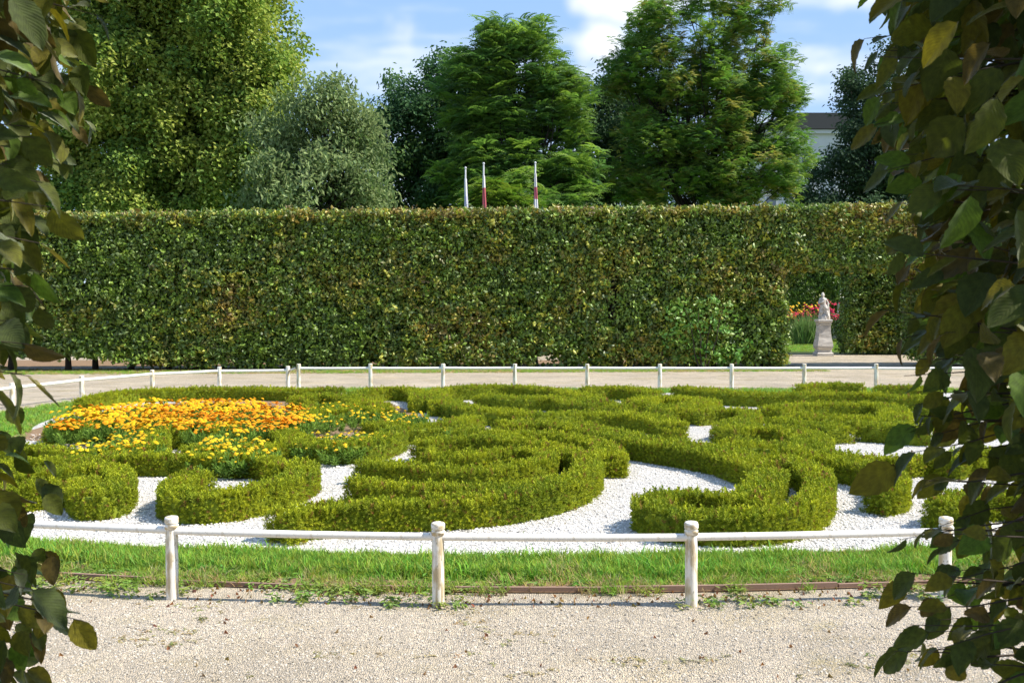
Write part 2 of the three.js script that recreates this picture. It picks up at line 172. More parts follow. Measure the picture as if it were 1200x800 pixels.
const std = (o) => new THREE.MeshStandardMaterial({ roughness: 0.9, side: THREE.DoubleSide, ...o });
const leafy = (o) => new THREE.MeshPhysicalMaterial({ roughness: 0.92, side: THREE.DoubleSide, transmission: 0.35, thickness: 0, specularIntensity: 0.35, color: 0xffffff, ...o });
const M = {
  gravel: std({ map: gravelMap, bumpMap: chipBump, bumpScale: 0.012, vertexColors: true }),
  white: std({ map: whiteMap, bumpMap: chipBump, bumpScale: 0.016, vertexColors: true }),
  pebble: std({}), soil: std({ map: soilMap, bumpMap: soilMap, bumpScale: 0.03 }), turf: std({ map: grassMap, bumpMap: grassMap, bumpScale: 0.03 }),
  blade: leafy({ transmission: 0.4 }), sprig: leafy({ transmission: 0.35, roughness: 0.85 }), boxCore: std({ color: C(0.2, 0.25, 0.013), roughness: 1 }),
  tallLeaf: leafy({ transmission: 0.38, roughness: 0.5, specularIntensity: 1 }), treeLeaf: leafy({ transmission: 0.45 }),
  nearLeaf: leafy({ transmission: 0.5, roughness: 0.8, map: leafMap, bumpMap: leafBump, bumpScale: 0.00025, specularIntensity: 0.5 }),
  bark: std({ map: barkMap, bumpMap: barkMap, bumpScale: 0.02 }), twig: std({ color: C(0.05, 0.036, 0.026) }), paint: std({ map: paintMap, roughness: 0.8 }), rail: std({ map: railMap, roughness: 0.75 }),
  edging: std({ color: C(0.16, 0.075, 0.045), map: barkMap.clone(), roughness: 0.95 }), stone: std({ map: stoneMap, color: C(1, 0.99, 0.98), roughness: 0.85 }),
  petal: leafy({ transmission: 0.25 }), plaster: std({ map: plasterMap, color: C(0.82, 0.82, 0.84) }), roof: std({ color: C(0.07, 0.065, 0.065) }), glass: std({ color: C(0.12, 0.14, 0.17), roughness: 0.15 }),
  pole: std({ color: C(0.72, 0.72, 0.74), roughness: 0.4 }),
};
M.edging.color = C(1.0, 0.7, 0.55); M.edging.map = null; M.edging.color = C(0.27, 0.17, 0.12);

// ---------------------------------------------------------------- ground
const frontEdge = (x, off) => -(5.8 + 0.03 * (x - 0.3) * (x - 0.3) + off); // z of a line parallel to the front rail
function sheet(name, shape, y, mat, label, cell, tint) { // polygon cut into cells, uv in metres
  const g0 = new THREE.ShapeGeometry(shape); const p = g0.attributes.position, col = [], uv = [], pos = [];
  for (let i = 0; i < p.count; i++) { const x = p.getX(i), z = -p.getY(i); pos.push(x, y, z); uv.push(x / cell, z / cell); const t = tint ? tint(x, z) : [1, 1, 1]; col.push(...t); }
  const g = new THREE.BufferGeometry(); g.setAttribute('position', new THREE.Float32BufferAttribute(pos, 3)); g.setAttribute('uv', new THREE.Float32BufferAttribute(uv, 2)); g.setAttribute('color', new THREE.Float32BufferAttribute(col, 3)); g.setIndex(g0.index); g.computeVertexNormals();
  const m = new THREE.Mesh(g, mat); m.name = name; tag(m, label, name.split('_').pop(), null, 'structure'); scene.add(m); return m;
}
function grid(name, x0, x1, z0, z1, step, y, mat, label, cell, tint) {
  const nx = Math.ceil((x1 - x0) / step), nz = Math.ceil((z1 - z0) / step), pos = [], uv = [], col = [], idx = [];
  for (let j = 0; j <= nz; j++) for (let i = 0; i <= nx; i++) { const x = mixn(x0, x1, i / nx), z = mixn(z0, z1, j / nz); pos.push(x, y, z); uv.push(x / cell, z / cell); col.push(...tint(x, z)); }
  for (let j = 0; j < nz; j++) for (let i = 0; i < nx; i++) { const a = j * (nx + 1) + i; idx.push(a, a + nx + 1, a + 1, a + 1, a + nx + 1, a + nx + 2); }
  const g = new THREE.BufferGeometry(); g.setAttribute('position', new THREE.Float32BufferAttribute(pos, 3)); g.setAttribute('uv', new THREE.Float32BufferAttribute(uv, 2)); g.setAttribute('color', new THREE.Float32BufferAttribute(col, 3)); g.setIndex(idx); g.computeVertexNormals();
  const m = new THREE.Mesh(g, mat); m.name = name; tag(m, label, 'path', null, 'structure'); scene.add(m); return m;
}
const pathTint = (x, z) => { // moss film and trampled soil in patches
  const a = sstep(0.02, 0.3, fbm(x * 0.9, z * 1.6, 4.2, 4)), b = sstep(0.1, 0.4, fbm(x * 3, z * 3, 8.1, 3)); const c = sstep(0.0, 0.35, fbm(x * 1.7 + 9, z * 2.6, 5.5, 4)), k = 0.89 + 0.34 * fbm(x * 0.8, z * 1.2, 1.1, 4) + 0.26 * fbm(x * 5, z * 5, 3.1, 3) - 0.22 * a * b - 0.12 * c;
  return [k, k * (1 - 0.02 * c - 0.01 * a), k * (0.94 - 0.26 * a * b - 0.12 * c)];
};
{ // one sheet to the horizon
  const g = new THREE.PlaneGeometry(1600, 1600).rotateX(-Math.PI / 2); const m = new THREE.Mesh(g, new THREE.MeshStandardMaterial({ color: C(0.1, 0.13, 0.04), roughness: 1 })); m.position.y = -0.012; m.name = 'ground'; tag(m, 'wide green ground running on behind the garden', 'ground', null, 'structure'); scene.add(m);
}
grid('gravel_path', -22, 22, -34, 2, 0.11, 0, M.gravel, 'beige fine gravel path around the parterre bed', 2.4, pathTint);
const outline = (pts) => { const s = new THREE.Shape(); pts.forEach(([x, z], i) => i ? s.lineTo(x, -z) : s.moveTo(x, -z)); s.closePath(); return s; };
const smooth = (pts, n) => new THREE.CatmullRomCurve3(pts.map(([x, z]) => V(x, 0, z)), false, 'centripetal').getPoints(n).map(p => [p.x, p.z]);
const frontLine = (off, a = -5.2, b = 6.5, n = 60) => Array.from({ length: n + 1 }, (_, i) => { const x = mixn(a, b, i / n); return [x, frontEdge(x, off)]; });
const lawnRim = [...frontLine(0.3), ...smooth([[6.5, frontEdge(6.5, 0.3)], [9.5, -8.4], [11.6, -11], [12.2, -14], [11.8, -17.5], [10.5, -20.35]], 24).slice(1), ...smooth([[-4.55, -20.4], [-6.0, -20.3], [-7.0, -19.5], [-7.8, -17.9], [-8.25, -16.2], [-8.4, -13.5], [-7.6, -9.9], [-5.2, frontEdge(-5.2, 0.3)]], 36).slice(0, -1)];
const bedRim = [...frontLine(1.0, -4.4, 6.2), ...smooth([[6.2, frontEdge(6.2, 1.0)], [8.8, -9.5], [10.6, -12], [11, -14.5], [10.5, -17.5], [9.5, -19.35]], 24).slice(1), ...smooth([[-3.8, -19.4], [-5.4, -19.2], [-6.4, -18.2], [-7.0, -16.4], [-6.9, -14.4], [-6.25, -12.7], [-5.9, -10.4], [-5.1, -8.6], [-4.4, frontEdge(-4.4, 1.0)]], 36).slice(0, -1)];
sheet('lawn_strip', outline(lawnRim), 0.006, M.turf, 'green grass verge between the white rails and the parterre', 1.1);
sheet('white_gravel', outline(bedRim), 0.014, M.white, 'white marble gravel filling the parterre bed', 2.2, (x, z) => { const k = 0.97 + 0.08 * fbm(x * 1.5, z * 1.5, 2, 3); return [k, k, k * 0.99]; });
{ // dry soil at the edge of the verge
  const c = frontLine(0.27), d = frontLine(0.5).reverse(); sheet('dry_soil', outline([...c, ...d]), 0.01, M.soil, 'dry soil showing at the edge of the grass verge', 0.7);
}
{ // planting soil under the flowers
  const beds = [[[-6.6, -12.9], [-6.75, -15], [-6.4, -17.0], [-5.4, -17.8], [-3.8, -17.9], [-2.2, -17.6], [-1.6, -15.9], [-0.9, -13.4], [-1.4, -12.2], [-2.4, -11.4], [-3.2, -12.3], [-5, -12.2]], [[-3.35, -10.35], [-3.3, -11.9], [-2.6, -11.7], [-2.3, -10.5]], [[-4.6, -10.35], [-4.7, -11.6], [-4, -11.7], [-3.75, -10.5]]];
  for (const p of beds) sheet(numbered('flower_bed'), outline(p), 0.02, M.soil, ['brown planting soil under the orange marigold drift', 'brown planting soil under the yellow patch nearest the gravel pocket', 'brown planting soil under the yellow patch nearest the lawn'][beds.indexOf(p)], 0.6);
}
const inPoly = (poly, x, z) => { let c = false; for (let i = 0, j = poly.length - 1; i < poly.length; j = i++) { const [x1, z1] = poly[i], [x2, z2] = poly[j]; if ((z1 > z) !== (z2 > z) && x < (x2 - x1) * (z - z1) / (z2 - z1) + x1) c = !c; } return c; };
{ // lawns beyond the clipped hedges
  const s = outline([[-30, -35.4], [40, -35.4], [40, -70], [-30, -70]]); sheet('far_lawn', s, 0.004, M.turf, 'sunlit lawn beyond the clipped hedge rows', 1.3);
  const s2 = outline([[-22, -26.9], [7, -28.2], [7, -30.4], [-22, -30.4]]); sheet('hedge_soil', s2, 0.005, M.soil, 'dark soil with leaf litter under the clipped hedge', 0.9);
}
{ // edging boards in short lengths
  const e = thing('edging_board', 'low rusty brown edging board along the grass verge', 'edging');
  for (let i = 0; i < 8; i++) {
    const x0 = -5.2 + i * 1.45, x1 = x0 + 1.44, pos = [], n = 6; const gs = [];
    for (let k = 0; k < n; k++) { const a = mixn(x0, x1, k / n), b = mixn(x0, x1, (k + 1) / n); const za = frontEdge(a, 0.29), zb = frontEdge(b, 0.29); const g = new THREE.BoxGeometry(Math.hypot(b - a, zb - za), 0.045, 0.022); g.rotateY(-Math.atan2(zb - za, b - a)); g.translate((a + b) / 2, 0.014 + 0.006 * Math.sin(i * 2.1), (za + zb) / 2); gs.push(g); }
    part('board', mergeGeometries(gs), M.edging, e);
  }
  const e2 = thing('steel_edging', 'thin low edging strip between grass and white gravel', 'edging');
  const line = frontLine(1.01, -4.2, 6.2, 60); const gs = [];
  for (let k = 0; k < line.length - 1; k++) { const [a, za] = line[k], [b, zb] = line[k + 1]; const g = new THREE.BoxGeometry(Math.hypot(b - a, zb - za), 0.05, 0.012); g.rotateY(-Math.atan2(zb - za, b - a)); g.translate((a + b) / 2, 0.022, (za + zb) / 2); gs.push(g); }
  part('strip', mergeGeometries(gs), M.edging, e2);
}

// ---------------------------------------------------------------- white fences
const lathe = (p, n) => new THREE.LatheGeometry(p.map(q => new THREE.Vector2(...q)), n);
const postGeo = (h, r) => lathe([[0, 0], [r, 0], [r * 0.98, h - 0.076], [0, h - 0.076]], 20);
const capGeo = (h, r) => lathe([[0, h - 0.075], [r * 1.1, h - 0.074], [r * 1.1, h - 0.05], [r * 1.0, h - 0.047], [r * 1.0, h - 0.040], [r * 1.12, h - 0.037], [r * 1.12, h - 0.012], [r * 1.0, h - 0.002], [r * 0.5, h + 0.003], [0, h + 0.004]], 20);
const plainPost = (h, r) => new THREE.LatheGeometry([[0, 0], [r, 0], [r, h - 0.01], [r * 0.8, h], [0, h + 0.002]].map(q => new THREE.Vector2(...q)), 14);
function fence(name, label, posts, h, railH, pr, railR, geo, cap) {
  const f = thing(name, label, 'fence', [0, 0, 0]);
  posts.forEach(([x, z], i) => {
    const m = part('post', geo, M.paint, f); m.position.set(x, 0, z); m.rotation.set(rr(-0.012, 0.012), i * 1.7, rr(-0.012, 0.012)); m.scale.y = rr(0.99, 1.01); if (cap) part('cap', cap, M.paint, m);
    if (i < posts.length - 1) {
      const [x2, z2] = posts[i + 1], a = V(x, railH + rr(-0.004, 0.004), z), b = V(x2, railH + rr(-0.004, 0.004), z2), pts = [];
      for (let k = 0; k <= 6; k++) pts.push(a.clone().lerp(b, k / 6).add(V(0, -0.004 * Math.sin(k / 6 * Math.PI), 0)));
      part('rail', tube(pts, pts.map(() => railR), 12), M.rail, f);
    }
  });
  return f;
}
{
  const xs = [-6.7, -5.25, -3.66, -2.06, -0.435, 1.06, 2.62, 4.2, 5.8];
  fence('front_fence', 'low white round post and rail fence beside the edging board', xs.map(x => [x, frontEdge(x, x < -5 ? 0.03 * (x + 5) * (x + 5) : 0)]), 0.5, 0.415, 0.037, 0.023, postGeo(0.5, 0.037), capGeo(0.5, 0.037));
  fence('straight_fence', 'straight low white fence between parterre and tall hedge', BACK_POSTS, 0.51, 0.42, 0.043, 0.026, plainPost(0.51, 0.043));
  fence('curved_fence', 'curved low white fence bending around the marigold end of the bed', [[-8.7, -13.4], [-8.65, -15], ...LEFT_POSTS], 0.44, 0.355, 0.043, 0.028, plainPost(0.44, 0.043));
  const c = thing('rail_link', 'short sloping white rail linking the curved and straight fences', 'rail');
  const [a, b] = [LEFT_POSTS[LEFT_POSTS.length - 1], BACK_POSTS[0]];
  part('bar', tube([V(a[0] + 0.045, 0.355, a[1]), V(b[0] - 0.045, 0.42, b[1])], [0.024, 0.024], 10), M.paint, c);
}

// ---------------------------------------------------------------- foliage pieces
function sprigGeo(n, seed, len = 0.42, wid = 0.13) { // upright shoot with small oval leaves
  const R = mulberry(seed), pos = [];
  for (let i = 0; i < n; i++) {
    const y = 0.1 + 0.85 * i / n, a = i * 2.4 + R() * 0.5, el = mixn(0.35, 1.0, i / n) + R() * 0.3, l = len * (0.8 + 0.4 * R());
    const d = V(Math.cos(a) * Math.cos(el), Math.sin(el), Math.sin(a) * Math.cos(el)), s = V(-Math.sin(a), 0, Math.cos(a)), o = V(d.x * 0.03, y, d.z * 0.03);
    const tip = o.clone().addScaledVector(d, l).add(V(0, -0.05, 0)), m = o.clone().addScaledVector(d, l * 0.5).add(V(0, 0.03, 0)); const l1 = m.clone().addScaledVector(s, wid * l * 2), l2 = m.clone().addScaledVector(s, -wid * l * 2);
    for (const q of [o, l1, tip, o, tip, l2]) pos.push(q.x, q.y, q.z);
  }
  return tris(pos);
}
function clumpGeo(n, seed, R0, l, w) { // loose cluster of pointed oval leaves
  const R = mulberry(seed), pos = [];
  for (let i = 0; i < n; i++) {
    const o = V(R() - 0.5, R() - 0.5, R() - 0.5).multiplyScalar(2 * R0), d = V(R() - 0.5, R() * 0.7 - 0.5, R() - 0.5).normalize(), s = d.clone().cross(V(R() - 0.5, R() + 0.4, R() - 0.5)).normalize(), nn = s.clone().cross(d);
    const ll = l * (0.75 + 0.5 * R()), a = o, m = o.clone().addScaledVector(d, ll * 0.45).addScaledVector(nn, -0.08 * ll), tip = o.clone().addScaledVector(d, ll), l1 = m.clone().addScaledVector(s, w * ll).addScaledVector(nn, 0.16 * ll), l2 = m.clone().addScaledVector(s, -w * ll).addScaledVector(nn, 0.16 * ll);
    for (const q of [a, l1, m, m, l1, tip, a, m, l2, m, tip, l2]) pos.push(q.x, q.y, q.z);
  }
  return tris(pos);
}
function frondGeo(n, seed, R0, l) { // feathered leaves: paired leaflets on a drooping stalk
  const R = mulberry(seed), pos = [];
  for (let i = 0; i < n; i++) {
    const o = V(R() - 0.5, R() - 0.5, R() - 0.5).multiplyScalar(R0), a = R() * 6.28, d = V(Math.cos(a), 0.25 + 0.3 * R(), Math.sin(a)).normalize(), s = V(-Math.sin(a), 0, Math.cos(a));
    for (let k = 1; k <= 7; k++) {
      const t = k / 7, c = o.clone().addScaledVector(d, l * t).add(V(0, -0.45 * l * t * t, 0));
      for (const g of [-1, 1]) { const ll = l * 0.26 * (1.1 - 0.5 * t), e = c.clone().addScaledVector(s, g * ll).add(V(0, -0.3 * ll, 0)).addScaledVector(d, 0.3 * ll), f = c.clone().lerp(e, 0.5), w = ll * 0.3; const f1 = f.clone().addScaledVector(d, w), f2 = f.clone().addScaledVector(d, -w); for (const q of [c, f1, e, c, e, f2]) pos.push(q.x, q.y, q.z); }
    }
  }
  return tris(pos);
}
function bladeGeo(n, seed) { // tuft of grass
  const R = mulberry(seed), pos = [];
  for (let i = 0; i < n; i++) {
    const a = R() * 6.28, l = 0.5 + 0.6 * R(), o = V((R() - 0.5) * 0.7, 0, (R() - 0.5) * 0.7), w = 0.035, b = 0.15 + 0.5 * R(), d = V(Math.cos(a), 0, Math.sin(a)), s = V(-d.z, 0, d.x);
    const m = o.clone().addScaledVector(d, b * 0.35 * l).add(V(0, l * 0.6, 0)), t = o.clone().addScaledVector(d, b * l).add(V(0, l, 0));
    const q = [o.clone().addScaledVector(s, w), o.clone().addScaledVector(s, -w), m.clone().addScaledVector(s, w * 0.8), m.clone().addScaledVector(s, -w * 0.8), t];
    for (const k of [0, 1, 2, 1, 3, 2, 2, 3, 4]) pos.push(q[k].x, q[k].y, q[k].z);
  }
  return tris(pos);
}
const rdir = () => V(rr(-1, 1), rr(-1, 1), rr(-1, 1)).normalize();

// ---------------------------------------------------------------- clipped box hedges of the parterre
const SPRIGS = [sprigGeo(15, 3, 0.38, 0.11), sprigGeo(13, 17, 0.42, 0.12)];
// young and old shoots differ in colour from plant to plant; the tone knows nothing of height or side
const boxTone = (x, z) => {
  const k = 0.5 + 1.1 * fbm(x * 1.3, z * 1.3, 6.6, 3) + 0.5 * noise(x * 9, z * 9, 1.6), r = rnd();
  if (r < 0.045) return C(0.22 + 0.08 * rnd(), 0.13 + 0.04 * rnd(), 0.03);
  const t = Math.min(1, Math.max(0, 0.55 * k + 0.5 * r)), j = rr(0.8, 1.2); return C(mixn(0.14, 0.46, t) * j, mixn(0.22, 0.48, t) * j, mixn(0.010, 0.014, t) * j);
};
function boxHedge([label, w0, h0, pts]) {
  const w = w0 * (pts[0][1] < -10.8 ? 0.98 : 0.8), h = h0;
  const [bx, bz] = pts[0]; const g = thing('box_hedge', label, 'hedge', [bx, 0, bz], 'clipped box hedges of the parterre');
  const curve = new THREE.CatmullRomCurve3(pts.map(([x, z]) => V(x - bx, 0, z - bz)), false, 'centripetal'); const L = curve.getLength(), n = Math.max(8, Math.ceil(L / 0.09));
  const P = curve.getSpacedPoints(n), T = P.map((p, i) => P[Math.min(n, i + 1)].clone().sub(P[Math.max(0, i - 1)]).normalize()), S = T.map(t => V(-t.z, 0, t.x));
  const HH = P.map(p => h * (1 + 0.13 * fbm((p.x + bx) * 1.6, (p.z + bz) * 1.6, 3.3, 3))), WW = P.map(p => w * (1 + 0.22 * fbm((p.x + bx) * 2, (p.z + bz) * 2, 13.3, 3)));
  // dense inner mass, rounded at the shoulders; toned below the leaves so gaps read shaded
  const pos = [], idx = [], sec = [[-0.5, 0], [-0.5, 0.93], [-0.45, 1], [0.45, 1], [0.5, 0.93], [0.5, 0]], ns = sec.length;
  for (let i = 0; i <= n; i++) for (const [a, b] of sec) { const q = P[i].clone().addScaledVector(S[i], a * (WW[i] - 0.085)).addScaledVector(T[i], i === 0 ? 0.045 : i === n ? -0.045 : 0); pos.push(q.x, b * (HH[i] - 0.036), q.z); }
  for (let i = 0; i < n; i++) for (let k = 0; k < ns - 1; k++) { const a = i * ns + k; idx.push(a, a + 1, a + ns, a + 1, a + ns + 1, a + ns); }
  for (const e of [0, n]) { const b = e * ns; idx.push(b, b + 1, b + 4, b, b + 4, b + 5, b + 1, b + 2, b + 3, b + 1, b + 3, b + 4); }
  const core = new THREE.BufferGeometry(); core.setAttribute('position', new THREE.Float32BufferAttribute(pos, 3)); core.setIndex(idx); core.computeVertexNormals(); part('shade_core', core, M.boxCore, g);
  const lists = [[], []], ds = L / n, put = (p, nrm, lift, small) => {
    const ax = nrm.clone().multiplyScalar(0.75).add(V(0, lift, 0)).addScaledVector(rdir(), 0.55), s = small ? rr(0.028, 0.046) : rnd() < 0.09 ? rr(0.06, 0.09) : rr(0.034, 0.06);
    lists[rnd() < 0.5 ? 0 : 1].push({ m: pose(p, ax, rr(0, 6.28), s), c: boxTone(p.x + bx, p.z + bz) });
  };
  const D = P[0].z + bz > -10.5 || P[n].z + bz > -10.5 ? 3300 : 2000;
  for (let i = 0; i < n; i++) {
    let c = D * WW[i] * ds; c = Math.floor(c) + (rnd() < c % 1 ? 1 : 0);
    for (let k = 0; k < c; k++) { const a = rr(-0.5, 0.5), e = Math.max(0, Math.abs(a) - 0.44) * 0.4; put(P[i].clone().lerp(P[i + 1], rnd()).addScaledVector(S[i], a * WW[i] * 0.96).add(V(0, HH[i] - 0.042 - e + rr(-0.015, 0.015) + 0.022 * noise((P[i].x + bx) * 9, (P[i].z + bz) * 9, a * 4), 0)), V(0, 1, 0), 0.55); }
    for (const sg of [-1, 1]) { const oa = P[i].clone().addScaledVector(S[i], sg * (WW[i] * 0.5 - 0.042)), ob = P[i + 1].clone().addScaledVector(S[i + 1], sg * (WW[i + 1] * 0.5 - 0.042)); let c2 = D * 0.68 * HH[i] * oa.distanceTo(ob); c2 = Math.floor(c2) + (rnd() < c2 % 1 ? 1 : 0); for (let k = 0; k < c2; k++) put(oa.clone().lerp(ob, rnd()).addScaledVector(S[i], sg * rr(-0.012, 0.012)).add(V(0, rr(0.01, HH[i] - 0.04), 0)), S[i].clone().multiplyScalar(sg), 0.2, true); }
  }
  for (const [e, sg] of [[0, -1], [n, 1]]) { const c = Math.floor(D * 0.9 * WW[e] * HH[e]); for (let k = 0; k < c; k++) put(P[e].clone().addScaledVector(S[e], rr(-0.48, 0.48) * WW[e]).add(V(0, rr(0.01, HH[e] - 0.04), 0)).addScaledVector(T[e], sg * rr(-0.02, 0.02)), T[e].clone().multiplyScalar(sg), 0.2, true); }
  lists.forEach((l, i) => copies('foliage', SPRIGS[i], M.sprig, l, g));
}
HEDGES.forEach(boxHedge);
console.log('box hedges');

// ---------------------------------------------------------------- marigolds
function bloomGeo(R, seed) { // one pompon head: three rings of petals
  const Q = mulberry(seed), pos = [];
  for (const [n, r, y, w] of [[9, 1, 0, 0.42], [7, 0.68, 0.22, 0.34], [4, 0.36, 0.38, 0.28]]) for (let i = 0; i < n; i++) {
    const a = (i + Q() * 0.4) / n * 6.28, d = V(Math.cos(a), 0, Math.sin(a)), s = V(-d.z, 0, d.x), b = V(0, y * R, 0), m = d.clone().multiplyScalar(r * R * 0.7).add(V(0, (y + 0.14) * R, 0)), t = d.clone().multiplyScalar(r * R * (0.9 + 0.2 * Q())).add(V(0, (y + 0.02) * R, 0));
    const l1 = m.clone().addScaledVector(s, w * R), l2 = m.clone().addScaledVector(s, -w * R), t1 = t.clone().addScaledVector(s, w * R * 0.6), t2 = t.clone().addScaledVector(s, -w * R * 0.6); for (const q of [b, l1, l2, l1, t1, l2, l2, t1, t2]) pos.push(q.x, q.y, q.z);
  }
  return tris(pos);
}
function marigold(seed, nb, r, h, spread) {
  const R = mulberry(seed), fol = [], blo = [];
  const sp = sprigGeo(14, seed + 5, 0.5, 0.09);
  for (let i = 0; i < 26; i++) { const a = R() * 6.28, q = Math.sqrt(R()) * spread, hh = h * (0.55 + 0.35 * R()); const g = sp.clone(); g.applyMatrix4(pose(V(Math.cos(a) * q, R() * h * 0.35, Math.sin(a) * q), V(Math.cos(a) * 0.5, 1, Math.sin(a) * 0.5), R() * 6, 0.13, hh * 0.7)); fol.push(g); }
  for (let i = 0; i < nb; i++) { const a = i * 2.4 + R(), q = Math.sqrt((i + 0.4) / nb) * spread * 1.05; const g = bloomGeo(r * (0.75 + 0.45 * R()), seed + i); g.applyMatrix4(pose(V(Math.cos(a) * q, h * (0.78 + 0.36 * R()), Math.sin(a) * q), V(Math.cos(a) * 0.4 + R() * 0.2, 1, Math.sin(a) * 0.3 + 0.25), R() * 6, 1)); blo.push(g); }
  return [mergeGeometries(fol), mergeGeometries(blo)];
}
{
  const kinds = [1, 2, 3, 4].map(s => marigold(s * 31, 20, 0.027, 0.25, 0.19)), ykinds = [5, 6, 7].map(s => marigold(s * 31, 8, 0.025, 0.24, 0.16)), green = leafy({ color: C(0.16, 0.27, 0.03), transmission: 0.35 });
  const orange = [C(0.9, 0.40, 0.008), C(0.9, 0.48, 0.01), C(0.88, 0.36, 0.008), C(0.9, 0.58, 0.012), C(0.9, 0.5, 0.012)].map(c => leafy({ color: c, transmission: 0.2 })), yellow = [C(0.88, 0.62, 0.02), C(0.86, 0.55, 0.015), C(0.9, 0.68, 0.03)].map(c => leafy({ color: c, transmission: 0.2 }));
  const plant = ([x, z], k, cols, label, group, sc) => {
    const o = thing('marigold', label, 'flower', [x, 0.01, z], group); o.rotation.y = rr(0, 6.28); o.scale.setScalar(sc);
    part('leaves', k[0], green, o, 'stuff'); part('blooms', k[1], cols[Math.floor(rnd() * cols.length)], o, 'stuff');
  };
  for (const p of ORANGE) plant(p, kinds[Math.floor(rnd() * 4)], orange, 'bushy orange marigold in the large drift by the curved fence', 'orange marigolds in the large drift', rr(0.95, 1.2));
  for (const p of YELLOW) plant(p, ykinds[Math.floor(rnd() * 3)], yellow, 'yellow marigold inside a small box hedged patch before the orange drift', 'yellow marigolds in the small patches', rr(0.9, 1.15));
  for (const p of MIXED) plant(p, ykinds[Math.floor(rnd() * 3)], yellow, 'yellow marigold scattered among box hedges beside the orange drift', 'scattered yellow marigolds', rr(0.8, 1.05));
}
console.log('marigolds');

